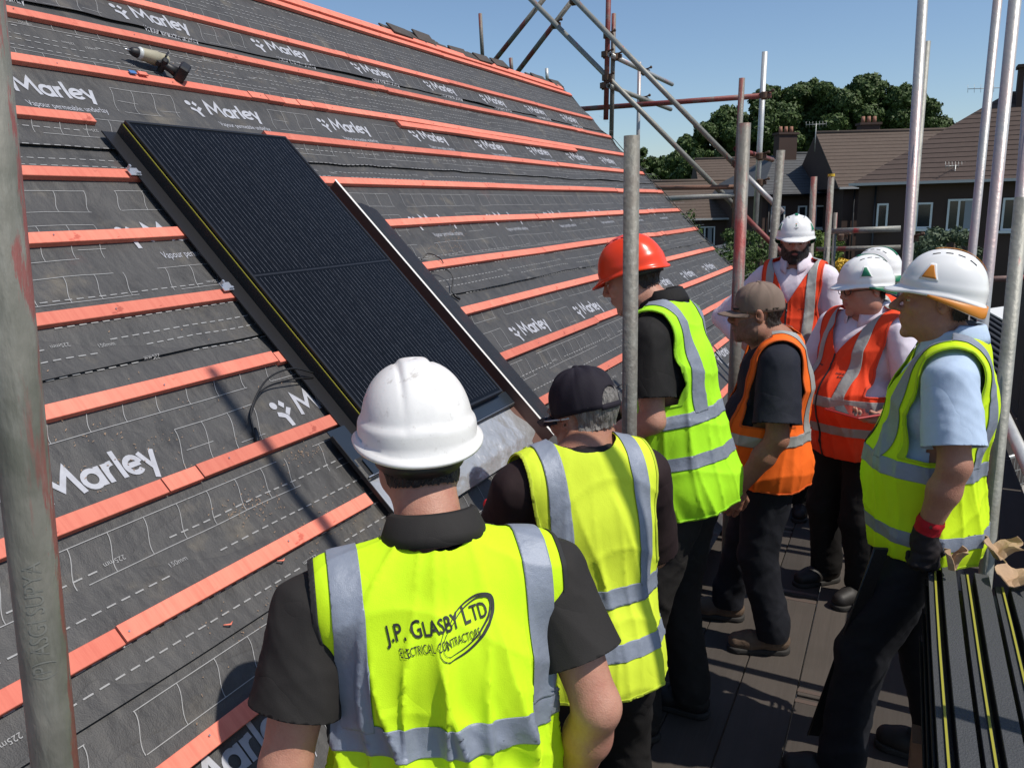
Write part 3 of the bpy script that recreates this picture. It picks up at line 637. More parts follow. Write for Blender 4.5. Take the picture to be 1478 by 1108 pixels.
gt((833, 158), (1113, 137.5), YG+.3, MATS['tube_red'], 'long level red and grey tube crossing the sky', r=.034)
gt((923, 90), (919, 300), YG+1.6, MATS['tube_pink'], 'bright upright tube behind the weathered near pole', r=.028)
gt((1104, 75), (1090, 330), YG+.45, MATS['galvanised_bright'], 'tall silver pole right of the red painted one', r=.036)
gt((1071, 113), (1060, 330), YG-.3, MATS['tube_old'], 'dark thinner pole behind the red painted one', r=.036)
def yt(a, b, Y, mt, label, Yb): return tube('scaffold_tube', atY(*a, Y), atY(*b, Yb), mt, label, cat='scaffold tube', group='scaffold tubes beyond the end of the roof', r=.032)
yt((880, 79), (970, 122), YG-.1, MATS['tube_pink'], 'upper of two short parallel tubes pointing away beside the hanging upright', YG+2.4)
yt((878, 124), (968, 158), YG-.1, MATS['tube_grey'], 'lower of two short parallel tubes pointing away beside the hanging upright', YG+2.4)
yt((1062, 215), (1115, 231), YG-.3, MATS['tube_red'], 'short tube with red end beside the tall silver pole', YG+1.6)
gt((905, 272), (1075, 270), YG-.2, MATS['sawn_timber'], 'level brown tube low beyond the verge, upper one', r=.03)
gt((905, 290), (1075, 281), YG-.3, MATS['tube_grey'], 'level grey tube low beyond the verge, lower one', r=.034)
gt((1200, 334), (1300, 330), 9.0, MATS['tube_grey'], 'level guard tube behind the far helmets', r=.03)
gt((1178, 360), (1300, 357), 9.5, MATS['tube_old'], 'lower dark guard tube behind the far helmets', r=.025)
gt((1380, 405), (1500, 400), 6.4, MATS['tube_red'], 'rusty level tube behind the largest white helmet', r=.02)
gr = tube('guard_rail', (.52, 1.9, .93), (.50, 9.0, .95), MATS['galvanised_bright'], 'pale near guard rail tube at the right edge behind the cardboard', cat='guard rail', r=.027)
# couplers
def coupler(px, py, Y, label, s=1.4):
    c = atY(px, py, Y); o = empty('scaffold_coupler', [float(x) for x in c], label=label, cat='coupler', group='couplers on the scaffold tubes')
    bm = bmesh.new()
    for ax, dz in (('Z', 0), ('X', 0)):
        R_ = Matrix.Identity(4) if ax == 'Z' else Matrix.Rotation(math.pi/2, 4, 'Y')
        r = bmesh.ops.create_cone(bm, cap_ends=True, segments=14, radius1=.034*s, radius2=.034*s, depth=.045*s, matrix=Matrix.Translation((0, -.02 if ax == 'Z' else .02, 0))@R_)
    box(bm, (.045*s, -.01, 0), (.02*s, .03*s, .03*s)); 
    link('clamp', bmmesh('clamp', bm), o, MATS['coupler_steel'])
    link('bolt', tubemesh('bolt', [(.03*s, -.03, .02*s), (.085*s, -.045, .035*s)], .008*s, 8), o, MATS['coupler_steel'])
    bm = bmesh.new(); bmesh.ops.create_cone(bm, cap_ends=True, segments=6, radius1=.014*s, radius2=.014*s, depth=.014*s, matrix=Matrix.Translation((.075*s, -.043, .033*s))@Matrix.Rotation(1.3, 4, 'Y'))
    link('nut', bmmesh('nut', bm), o, MATS['coupler_steel'])
for i, (x, y, Y, lb) in enumerate([(877, 52, YG, 'coupler where the upper diagonal meets the hanging upright'), (874, 79, YG, 'upper coupler left of the hanging upright'), (889, 82, YG+.1, 'coupler right of the dark upright on the upper short tube'), (875, 113, YG, 'coupler where the lower diagonal meets the hanging upright'), (872, 124, YG, 'lower coupler left of the hanging upright'),
    (801, 36, YG+.1, 'coupler at the crossing of the braces'), (828, 2, YG, 'coupler at the top crossing of the braces'), (930, 104, YG+1.4, 'coupler on the bright upright, upper tube'), (928, 144, YG+1.4, 'coupler on the bright upright, lower tube'), (1103, 138, YG+.3, 'coupler where the level tube meets the tall silver pole'), (1061, 297, YG, 'red stained coupler at the foot of the lower diagonal'), (1062, 236, YG-.2, 'coupler at the foot of the upper diagonal'), (1097, 226, YG+.4, 'coupler on the tall silver pole halfway down'), (1097, 264, YG+.4, 'lower coupler on the tall silver pole'), (1214, 343, 8.8, 'rusty coupler by the yellow capped pole'), (1312, 345, 6.3, 'coupler low on the thin pole behind the pink one')]):
    coupler(x, y, Y, lb, 1.5 if Y > 10 else 1.1)
# ------------------------------------------------------------------ right foreground: stacked flashings on bearers
st = None
zt = .88
mat('under_dark', (.02, .02, .022), .7)
lbl = ['leftmost black flashing of the stack with yellow foam strip', 'second black flashing of the stack with yellow foam strip', 'third black flashing of the stack with yellow foam strip', 'outermost black flashing of the stack at the right edge']
tops = [((1355, 805), (1365, 1108)), ((1393, 800), (1432, 1108)), ((1437, 825), (1478, 1035)), ((1500, 900), (1520, 1035))]
for i in range(4):
    x0 = .140+.087*i; r = empty('metal_flashing', (x0, 0, zt), label=lbl[i], cat='flashing', group='flashings stacked by the guard rail')
    def prof(name, pr, mt, y0=.55, y1=2.66):
        V = []; F = []; m = len(pr)
        for j in range(9):
            y = y0+(y1-y0)*j/8
            for x, z in pr: V.append((x+.001*math.sin(y*5+i), y, z-.010*(y-2.6)*(-.6)+.0015*math.sin(3*y+i)))
        for j in range(8):
            for k in range(m-1): F.append((j*m+k, j*m+k+1, (j+1)*m+k+1, (j+1)*m+k))
        me = bpy.data.meshes.new(name); me.from_pydata(V, [], F); me.update(); o = link(name, me, r, mt)
        md = o.modifiers.new('t', 'SOLIDIFY'); md.thickness = .0014; md.offset = 0; return o
    y1 = 2.68-.05*i
    prof('tray', [(0, -.012), (0, .0), (.014, .0)], MATS['granular_grey'], y1=y1)
    prof('foam_strip', [(.0145, .0055), (.0195, .006)], MATS['foam_yellow'], y1=y1-.01)
    prof('channel', [(.014, .0), (.0142, .004), (.0205, .004), (.021, -.030), (.034, -.030), (.036, .010)], MATS['black_coated'], y1=y1)
    prof('wing', [(.0365, .0105), (.073, .0085), (.075, -.02)], MATS['granular_grey'], y1=y1)
for k in range(9):
    r = empty('metal_flashing', (.135+.004*(k % 3), 0, zt-.055-.032*k), label='dark flashing lower in the stack, edge on, layer %s from the top' % ['second', 'third', 'fourth', 'fifth', 'sixth', 'seventh', 'eighth', 'ninth', 'tenth'][k], cat='flashing', group='flashings stacked by the guard rail')
    boxobj('tray', (.17, 1.58, 0), (.34, 2.1, .004), MATS['black_coated'], r); boxobj('edge', (0, 1.58, .009), (.003, 2.1, .022), MATS['black_coated'], r); boxobj('edge', (.33, 1.58, .009), (.003, 2.1, .022), MATS['black_coated'], r)
br = empty('timber_bearer', (.3, 0, .54), label='timber bearers under the stack of flashings', cat='timber')
for y in (.9, 2.3): boxobj('block', (0, y, -.27), (.36, .09, .50), MATS['sawn_timber'], br)
# leaning dark flashing by the right man's legs
la = empty('metal_flashing', (0, 0, 0), label='black flashing leaning upright against the right man\'s legs', cat='flashing')
a = atY(1166, 1060, 2.78); b = atY(1262, 792, 2.62)
d = nrm(b-a); sx = np.array([.30, .16, 0]); 
quadm = bpy.data.meshes.new('sheet'); sx = np.array([.045, .01, 0]); P = [a, a+sx, b+sx*.9, b]; quadm.from_pydata([tuple(map(float, p)) for p in P], [], [(0, 1, 2, 3)]); o = link('sheet', quadm, la, MATS['black_coated']); md = o.modifiers.new('t', 'SOLIDIFY'); md.thickness = .012
link('edge', tubemesh('edge', [a, b], .0035, 6), la, MATS['black_frame'])
# cardboard wrapping by the glove
cb = empty('cardboard_wrap', (.34, 2.7, .93), label='torn brown cardboard wrapping round the end of the flashings', cat='cardboard')
def crumple(name, c, sx_, sy_, rot, fold, mt, par):
    n = 9; V = []; 
    for i in range(n):
        for j in range(n):
            u, v = i/(n-1)-.5, j/(n-1)-.5; z = fold*abs(u+.1)+.006*math.sin(9*u+4*v)
            V.append(tuple((rot@Vector((u*sx_+.01*math.sin(v*7), v*sy_+.008*math.sin(u*9), z)))+Vector(c)))
    F = [(i*n+j, (i+1)*n+j, (i+1)*n+j+1, i*n+j+1) for i in range(n-1) for j in range(n-1)]
    me = bpy.data.meshes.new(name); me.from_pydata(V, [], F); me.update(); o = link(name, me, par, mt); md = o.modifiers.new('t', 'SOLIDIFY'); md.thickness = .003
RX = lambda a, b, c: (Matrix.Rotation(c, 3, 'Z')@Matrix.Rotation(b, 3, 'Y')@Matrix.Rotation(a, 3, 'X'))
crumple('flap', (-.005, .03, .0), .09, .07, RX(.25, .1, .2), .08, MATS['cardboard'], cb); crumple('flap', (.03, -.11, -.02), .10, .11, RX(.05, .1, -.3), .05, MATS['cardboard'], cb); crumple('flap', (.10, -.18, -.05), .06, .14, RX(-.1, .4, .1), .06, MATS['cardboard'], cb); crumple('flap', (-.14, -.13, .0), .04, .05, RX(.1, .1, .2), .1, MATS['cardboard'], cb)
# ------------------------------------------------------------------ background
RH = nrm([RC[0, 0], RC[1, 0], 0]); FH = nrm(np.cross([0, 0, 1], RH)); YAW = math.atan2(RH[1], RH[0])
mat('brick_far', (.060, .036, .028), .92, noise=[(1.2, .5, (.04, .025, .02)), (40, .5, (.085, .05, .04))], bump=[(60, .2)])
mat('tiles_far', (.098, .073, .056), .9, noise=[(.8, .6, (.072, .052, .04)), (6, .5, (.13, .098, .075)), (30, .5, (.08, .05, .04), None, (.3, 1, 1))])
mat('tiles_red', (.072, .050, .041), .9, noise=[(.8, .6, (.055, .036, .03)), (6, .5, (.095, .064, .052))])
mat('slate_far', (.07, .072, .075), .7, noise=[(3, .6, (.04, .042, .045))])
mat('curtain', (.30, .31, .33), .8); mat('fascia', (.42, .42, .41), .6); mat('chimney_pot', (.30, .14, .09), .8)
mat('black_roof', (.02, .02, .022), .6)
def house(pos, yaw, L, Dp, eave, rise, hipL, hipR, label, roofm='tiles_far', wins=(), gables=(), chims=(), overh=.35, course=True):
    """local x = ridge direction, front wall at y=0 facing -y, depth Dp"""
    h = empty('brick_house', [float(pos[0]), float(pos[1]), GZ], yaw, label=label, cat='house', group='brick houses beyond the gardens')
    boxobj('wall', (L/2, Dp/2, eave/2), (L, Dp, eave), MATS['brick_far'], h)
    rz = eave+rise; o_ = overh
    x0, x1 = -o_, L+o_; y0, y1 = -o_, Dp+o_; ez = eave-.05; r0 = x0+(hipL if hipL else 0); r1 = x1-(hipR if hipR else 0); ym = Dp/2
    V = [(x0, y0, ez), (x1, y0, ez), (x1, y1, ez), (x0, y1, ez), (r0, ym, rz), (r1, ym, rz)]
    me = bpy.data.meshes.new('roof'); me.from_pydata(V, [], [(0, 1, 5, 4), (2, 3, 4, 5), (1, 2, 5), (3, 0, 4), (3, 2, 1, 0)] if (hipL or hipR) else [(0, 1, 5, 4), (2, 3, 4, 5), (1, 2, 5), (3, 0, 4), (3, 2, 1, 0)]); me.update()
    rf_ = link('roof', me, h, MATS[roofm]); 
    if not hipL or not hipR:    # brick gable triangles just inside the verge
        for side, flag in ((0, hipL), (1, hipR)):
            if flag: continue
            xx = x0-.015 if side == 0 else x1+.015
            me = bpy.data.meshes.new('gable'); me.from_pydata([(xx, y0+.2, ez), (xx, y1-.2, ez), (xx, ym, rz-.12)], [], [(0, 1, 2)]); me.update(); link('gable', me, h, MATS['brick_far'])
    # tile courses, joined
    if course:
        bm = bmesh.new(); n = int(math.hypot(ym+o_, rise)/.30)
        for i in range(1, n):
            u = i/n; xa = x0+(r0-x0)*u; xb = x1+(r1-x1)*u; y = y0+(ym-y0)*u; z = ez+(rz-ez)*u
            box(bm, ((xa+xb)/2, y-.01, z+.004), (xb-xa-.02, .02, .009))
        link('tile_courses', bmmesh('tile_courses', bm), rf_, MATS[roofm], kind='stuff')
    link('ridge', tubemesh('ridge', [(r0, ym, rz), (r1, ym, rz)], .10, 8), rf_, MATS[roofm])
    boxobj('gutter', (L/2, y0-.05, ez+.02), (L+2*o_, .11, .10), MATS['fascia'] if roofm != 'slate_far' else MATS['cell_glass'], h)
    link('downpipe', tubemesh('downpipe', [(L*.04, -.08, .1), (L*.04, -.08, eave-.1)], .04, 6), h, MATS['dark_plastic'])
    for (x, z, ww, hh, wall) in wins:
        w_ = empty('window', (x, 0, z)); w_.parent = h
        if wall == 'G': w_.location = (-.0, x, z); w_.rotation_euler = (0, 0, -math.pi/2)
        bm = bmesh.new(); t = .07
        box(bm, (0, -.02, hh/2-t/2), (ww, .08, t)); box(bm, (0, -.02, -hh/2+t/2), (ww, .08, t)); box(bm, (-ww/2+t/2, -.02, 0), (t, .08, hh-2*t)); box(bm, (ww/2-t/2, -.02, 0), (t, .08, hh-2*t))
        nm = 2 if ww > .9 else 1
        if nm == 2: box(bm, (-ww*.12, -.02, 0), (t, .075, hh-2*t))
        link('frame', bmmesh('frame', bm), w_, MATS['white_paint'])
        boxobj('sill', (0, -.07, -hh/2-.05), (ww+.2, .18, .09), MATS['white_paint'], w_)
        boxobj('pane', (0, -.008, 0), (ww-2*t, .012, hh-2*t), MATS['glass'], w_)
        if ww > .9: boxobj('curtain', (ww*.2, -.016, 0), (ww*.25, .004, hh-2*t-.02), MATS['curtain'], w_)
    for (x, y, zz, cw, ch) in chims:
        c = boxobj('chimney', (x, y, zz+ch/2), (cw, .6, ch), MATS['brick_far'], h); boxobj('chimney_cap', (0, 0, ch/2+.06), (cw+.14, .74, .12), MATS['brick_far'], c)
        for k in range(3): link('chimney_pot', tubemesh('chimney_pot', [(-cw*.3+cw*.3*k, 0, ch/2+.1), (-cw*.3+cw*.3*k, 0, ch/2+.45)], [.11, .09], 8), c, MATS['chimney_pot'])
    return h
def loc(px, dep, py=300): p = at(px, py, dep); return p
m2p = lambda dep: 1160/dep
# right house: eaves about y=272 at depth 31; hipped
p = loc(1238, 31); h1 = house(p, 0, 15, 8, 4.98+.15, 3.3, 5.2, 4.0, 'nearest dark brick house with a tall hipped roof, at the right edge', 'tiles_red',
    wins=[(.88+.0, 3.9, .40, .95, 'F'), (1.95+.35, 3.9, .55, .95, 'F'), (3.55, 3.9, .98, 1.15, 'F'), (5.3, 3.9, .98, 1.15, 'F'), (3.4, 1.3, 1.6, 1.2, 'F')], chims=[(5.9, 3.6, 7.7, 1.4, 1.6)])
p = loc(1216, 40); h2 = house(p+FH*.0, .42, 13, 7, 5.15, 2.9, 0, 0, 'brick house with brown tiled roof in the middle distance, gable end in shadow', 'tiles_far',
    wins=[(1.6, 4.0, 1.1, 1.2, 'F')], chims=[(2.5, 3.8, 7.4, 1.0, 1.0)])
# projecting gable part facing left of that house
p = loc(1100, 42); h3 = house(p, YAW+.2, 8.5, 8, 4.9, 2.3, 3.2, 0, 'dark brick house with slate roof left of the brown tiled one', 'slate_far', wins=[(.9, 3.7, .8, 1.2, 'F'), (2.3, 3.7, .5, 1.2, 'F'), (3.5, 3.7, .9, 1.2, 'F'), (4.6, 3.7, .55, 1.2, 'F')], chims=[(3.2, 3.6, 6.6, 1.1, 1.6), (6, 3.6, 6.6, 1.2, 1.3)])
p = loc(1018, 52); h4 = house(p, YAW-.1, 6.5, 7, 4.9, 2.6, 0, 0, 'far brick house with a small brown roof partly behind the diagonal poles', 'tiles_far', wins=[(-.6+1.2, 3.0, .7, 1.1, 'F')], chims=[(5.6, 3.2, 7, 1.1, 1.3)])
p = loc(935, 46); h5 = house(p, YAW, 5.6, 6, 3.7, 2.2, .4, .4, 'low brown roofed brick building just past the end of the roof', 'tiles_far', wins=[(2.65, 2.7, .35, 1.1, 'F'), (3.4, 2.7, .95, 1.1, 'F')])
ln = empty('lean_to', [float(x) for x in loc(1012, 38)[:2]]+[GZ], YAW, label='small dark lean-to with pale sloping fascia below the far houses', cat='lean-to')
boxobj('wall', (.9, 1, 1.1), (1.8, 2, 2.2), MATS['brick_far'], ln); boxobj('roof', (.9, 1, 2.35), (2.3, 2.4, .08), MATS['slate_far'], ln, rot=Matrix.Rotation(-.16, 3, 'Y')); boxobj('fascia', (.9, -.25, 2.30), (2.2, .04, .14), MATS['fascia'], ln, rot=Matrix.Rotation(-.16, 3, 'Y'))
gp = empty('goal_frame', [float(x) for x in loc(1030, 30)[:2]]+[GZ], YAW, label='white goal frame on the lawn beyond the roof end', cat='goal')
bar = tubemesh('crossbar', [(-.5, 0, 1.75), (.52, 0, 1.72)], .035, 8); link('crossbar', bar, gp, MATS['white_paint']); link('post', tubemesh('post', [(.52, 0, 1.72), (.52, 0, .2)], .035, 8), gp, MATS['white_paint']); link('post', tubemesh('post', [(-.5, 0, 1.75), (-.5, 0, .2)], .035, 8), gp, MATS['white_paint'])
# lattice fence
lf_ = empty('lattice_fence', [float(x) for x in loc(1030, 24)[:2]]+[GZ], YAW, label='pale lattice fence beyond the bearded man, left of the silver pole', cat='fence')
mat('lattice', (.30, .29, .25), .85)
ZL = 1.55
for i in range(-4, 20):
    for sgn in (1, -1):
        o = boxobj('slat', (.13*i, .01*sgn, ZL), (.022, .012, .75), MATS['lattice'], lf_, rot=Matrix.Rotation(.75*sgn, 3, 'Y'))
for x in (-.8, .9, 2.5): boxobj('post', (x, .06, .95), (.09, .09, 1.9), MATS['lattice'], lf_)
boxobj('rail', (.85, .03, ZL+.29), (3.4, .05, .05), MATS['lattice'], lf_); boxobj('rail', (.85, .03, ZL-.29), (3.4, .05, .05), MATS['lattice'], lf_)
for i in range(8): boxobj('board', (-.6+.42*i, .05, .55), (.40, .02, 1.1), mat('shed_wood', (.07, .06, .055), .8), lf_)
# aerials
def aerial(px, py, dep, label, L=.9, stem=1.2, tilt=0):
    c = at(px, py, dep); o = empty('tv_aerial', [float(x) for x in c], YAW+tilt, label=label, cat='aerial', group='roof aerials')
    link('mast', tubemesh('mast', [(0, 0, -stem), (0, 0, .05)], .022, 6), o, MATS['galvanised']); link('boom', tubemesh('boom', [(-L/2, 0, .0), (L/2, .1, .03)], .014, 6), o, MATS['galvanised'])
    for i in range(7): x = -L/2+L*i/6; link('element', tubemesh('element', [(x, -.02, -.14), (x, .02, .16)], .007, 5), o, MATS['galvanised'])
aerial(1178, 180, 40, 'thin tv aerial on the chimney behind the bearded man', 1.0, 1.3); aerial(1379, 240, 29.5, 'tv aerial on the nearest house roof', 1.0, 1.1, .4)
aerial(1425, 128, 31, 'tv aerial seen between the pink poles high on the right', 1.5, 1.4); 
# dark ribbed shed roof, mesh fence panels at the right
sh = empty('garden_shed', [float(x) for x in at(1400, 400, 12.)[:2]]+[GZ], YAW, label='dark shed with black ribbed roof behind the largest white helmet', cat='shed')
boxobj('wall', (1.4, 1.6, .75), (3.6, 3.0, 1.5), mat('shed_wood', (.07, .06, .055), .8), sh)
for i in range(26):
    boxobj('roof_rib', (-.35+.15*i, 1.6, 1.95), (.075, 3.5, .05), MATS['black_roof'], sh, rot=Matrix.Rotation(.22, 3, 'X'), bev=.012)
boxobj('roof_sheet', (1.5, 1.6, 1.91), (4.0, 3.5, .03), MATS['black_roof'], sh, rot=Matrix.Rotation(.22, 3, 'X'))
bb = boxobj('plastic_sheet', at(1462, 452, 11.2), (.5, .5, .02), MATS['white_paint'], None, rot=Matrix.Rotation(.25, 3, 'X')@Matrix.Rotation(.5, 3, 'Z'), label='small white sheet lying on the black ribbed roof', cat='sheet')
dk = empty('mesh_fence', [float(x) for x in at(1440, 560, 7.)[:2]]+[GZ], YAW+.5, label='dark wire mesh site fence at the right edge behind the yellow vest', cat='fence')
bm = bmesh.new()
for i in range(60): box(bm, (-.6+.055*i, 0, 1.2), (.005, .005, 2.0))
for i in range(14): box(bm, (1.02, 0, .25+.15*i), (3.3, .005, .005))
link('wire_mesh', bmmesh('wire_mesh', bm), dk, MATS['galvanised'], kind='stuff')
link('frame', tubemesh('frame', [(-.6, 0, 2.2), (2.7, 0, 2.2)], .02, 8), dk, MATS['galvanised']); link('frame', tubemesh('frame', [(-.6, 0, .2), (2.7, 0, .2)], .02, 8), dk, MATS['galvanised'])
dsn = empty('shade_screen', (.98, 3.3, 0), label='black shade screen added along the outer side of the scaffold behind the right man', cat='screen')  # added screen, stands here to throw shade over the scaffold boards
for k in range(4): boxobj('screen_panel', (0, .75+1.5*k, .78), (.02, 1.47, 1.48), MATS['under_dark'], dsn)
boxobj('toe_board', (.0, 3, .06), (.036, 6.0, .20), MATS['board'], dsn)

# ------------------------------------------------------------------ vegetation
def leafmat(n, c, c2, c3=None):
    return mat(n, c, .6, spec=.3, noise=[(.5, .8, c2, (.35, .65)), (2.5, .5, c3 or tuple(x*1.5 for x in c), (.5, .8))])
leafmat('leaf_dark', (.062, .10, .024), (.038, .066, .015), (.10, .145, .035)); leafmat('leaf_mid', (.055, .095, .018), (.03, .06, .012), (.09, .13, .03)); leafmat('leaf_silver', (.10, .13, .075), (.05, .075, .035), (.16, .19, .12)); leafmat('leaf_light', (.10, .15, .02), (.06, .10, .015), (.16, .2, .03))
mat('bark', (.10, .075, .055), .9, noise=[(8, .6)])
mat('flower_yellow', (.65, .42, .03), .7)
def leaves(clumps, n, size, seed, squash=.8):
    g = np.random.default_rng(seed); C = np.array([c[:3] for c in clumps]); R = np.array([c[3] for c in clumps]); pw = R**2/np.sum(R**2)
    k = g.choice(len(C), n, p=pw); d = g.normal(size=(n, 3)); d /= np.linalg.norm(d, axis=1)[:, None]; rad = R[k]*g.uniform(.55, 1.05, n)**.6
    lump = 1+.18*np.sin(d[:, 0]*7+k)*np.sin(d[:, 2]*6+k*2); P = C[k]+d*(rad*lump)[:, None]*[1, 1, squash]
    nn = d+g.normal(size=(n, 3))*.55; nn /= np.linalg.norm(nn, axis=1)[:, None]; a = np.cross(nn, g.normal(size=(n, 3))); a /= np.linalg.norm(a, axis=1)[:, None]; b = np.cross(nn, a)
    s = size*g.uniform(.6, 1.4, n)[:, None]
    V = np.stack([P-a*s, P-b*s*.5, P+a*s, P+b*s*.5], 1).reshape(-1, 3); F = np.arange(4*n).reshape(n, 4); return V, F
def tree(px, dep, hgt, rad, label, n=14000, m='leaf_dark', seed=1, leaf=.16, group='trees behind the far houses', name='leafy_tree', base=GZ, ncl=80, trunk=.4):
    if name == 'leafy_tree' and dep < 100: n = int(n*2.6)
    p = at(px, 300, dep); g = np.random.default_rng(seed); o = empty(name, (float(p[0]), float(p[1]), base), label=label, cat='tree' if 'tree' in name else 'shrub', group=group)
    cl = []
    for i in range(ncl):
        a = g.uniform(0, 6.28); u = g.uniform(0, 1)**.5; z = hgt*(trunk+.12)+(hgt*(1-trunk-.12)-rad*.14)*g.uniform(0, 1)**.85; sh = math.sqrt(max(.1, 1-((z/hgt-.62)/.5)**2))
        cl.append((rad*u*.8*sh*math.cos(a), rad*u*.8*sh*math.sin(a), z, rad*g.uniform(.13, .29)*(1 if g.uniform() < .85 else .6)))
    V, F = leaves(cl, n, leaf, seed); link('crown', npmesh('crown', V, F, False), o, MATS[m])
    link('trunk', tubemesh('trunk', [(0, 0, 0), (.1, 0, hgt*.3), (0, .1, hgt*.6)], [rad*.09, rad*.07, rad*.03], 8), o, MATS['bark'])
    for i in range(5):
        c = cl[i]; link('limb', tubemesh('limb', [(.05, .05, hgt*.3), (c[0]*.5, c[1]*.5, (hgt*.35+c[2])/2), c[:3]], [rad*.05, rad*.035, rad*.015], 6), o, MATS['bark'])
    return o
def tr(px, topy, dep, rad, label, **k):
    hgt = (at(px, topy, dep)[2]-GZ); return tree(px, dep, hgt, rad, label, **k)
tr(1030, 178, 64, 3.4, 'leftmost lower tree of the big clump behind the houses', seed=2, n=15000, ncl=22)
tr(1085, 148, 66, 4.2, 'dark tree second from left in the big clump', seed=3, n=20000)
tr(1145, 124, 68, 4.8, 'tall dark tree at the middle of the big clump, left of the crest', seed=4, n=24000, ncl=32)
tr(1220, 116, 66, 5.2, 'tallest broad tree at the crest of the big clump', seed=5, n=28000, ncl=36)
tr(1283, 138, 68, 4.0, 'tree sloping down at the right side of the big clump', seed=6, n=20000)
tr(1318, 172, 70, 3.2, 'smallest tree at the right end of the big clump', seed=7, n=12000)
tr(1000, 218, 62, 2.4, 'low tree at the left foot of the big clump', seed=8, n=9000)
tr(950, 228, 120, 3.2, 'distant round tree above the low brown roof', seed=9, n=6000, leaf=.3)
tr(925, 215, 115, 1.3, 'thin distant tree just right of the roof verge', seed=10, n=2500, leaf=.3)
tr(975, 236, 120, 2.6, 'distant tree low on the horizon left of the clump', seed=12, n=4000, leaf=.3)
tr(1478, 118, 45, 1.3, 'bit of far tree above the chimney at the right edge', seed=13, n=3500, leaf=.15)
def shrub(px, topy, dep, rad, label, m='leaf_mid', n=6000, seed=1, leaf=.05, **k): return tr(px, topy, dep, rad, label, m=m, n=n, seed=seed, leaf=leaf, name='garden_shrub', group='shrubs in the gardens', trunk=.02, **k)
shrub(1375, 322, 20, 1.05, 'grey green bush below the windows of the nearest house', 'leaf_silver', 14000, 21, .055)
shrub(1350, 345, 19, .7, 'lower grey green bush left of the bigger one', 'leaf_silver', 6000, 22, .05)
shrub(1188, 330, 12, .55, 'bright green conifer-like bush right of the bearded man', 'leaf_light', 9000, 23, .03)
shrub(1225, 365, 13, .4, 'green bush between the far helmets and the capped pole', 'leaf_mid', 4000, 24, .035)
shrub(1058, 358, 20, .95, 'green bush just past the roof verge', 'leaf_mid', 8000, 25, .045)
shrub(1085, 330, 28, 1.3, 'dark hedge bush under the far lean-to', 'leaf_dark', 5000, 26, .06)
shrub(975, 300, 34, 1.4, 'dark bush in the shade below the low building', 'leaf_dark', 5000, 27, .07)
fb = empty('flower_bush', [float(x) for x in at(1217, 385, 10)[:2]]+[0], label='yellow flowering bush seen between the two far helmets', cat='shrub')
V, F = leaves([(0, 0, at(1217, 388, 10)[2], .16), (.5, 0, at(1217, 396, 10)[2], .14), (.65, .1, at(1217, 392, 10)[2], .12)], 1500, .02, 5); link('flowers', npmesh('flowers', V, F, False), fb, MATS['flower_yellow'])
V, F = leaves([(0, .1, at(1217, 400, 10)[2]-.1, .3), (.5, .1, at(1217, 400, 10)[2]-.1, .3)], 2500, .025, 6); link('foliage', npmesh('foliage', V, F, False), fb, MATS['leaf_mid'])
# ------------------------------------------------------------------ implicit-surface figures
def cap(p, a, b, ra, rb):
    a = np.asarray(a, np.float32); b = np.asarray(b, np.float32); ab = b-a; t = np.clip(((p-a)@ab)/max(1e-9, float(ab@ab)), 0, 1)
    d = p-a-t[:, None]*ab; return np.sqrt(np.einsum('ij,ij->i', d, d))-(ra+(rb-ra)*t)
def ell(p, c, r, R=None):
    q = p-np.asarray(c, np.float32)
    if R is not None: q = q@R
    r = np.asarray(r, np.float32); u = q/r; w = u/r; k0 = np.sqrt(np.einsum('ij,ij->i', u, u)); k1 = np.sqrt(np.einsum('ij,ij->i', w, w))+1e-9
    return k0*(k0-1)/k1
def smin(a, b, k):
    h = np.clip(.5+.5*(b-a)/k, 0, 1); return b+(a-b)*h-k*h*(1-h)
def smax(a, b, k): return -smin(-a, -b, k)
def union(p, prims, k):
    f = None
    for pr in prims:
        d = cap(p, *pr[1:]) if pr[0] == 'c' else ell(p, *pr[1:]); f = d if f is None else smin(f, d, k)
    return f
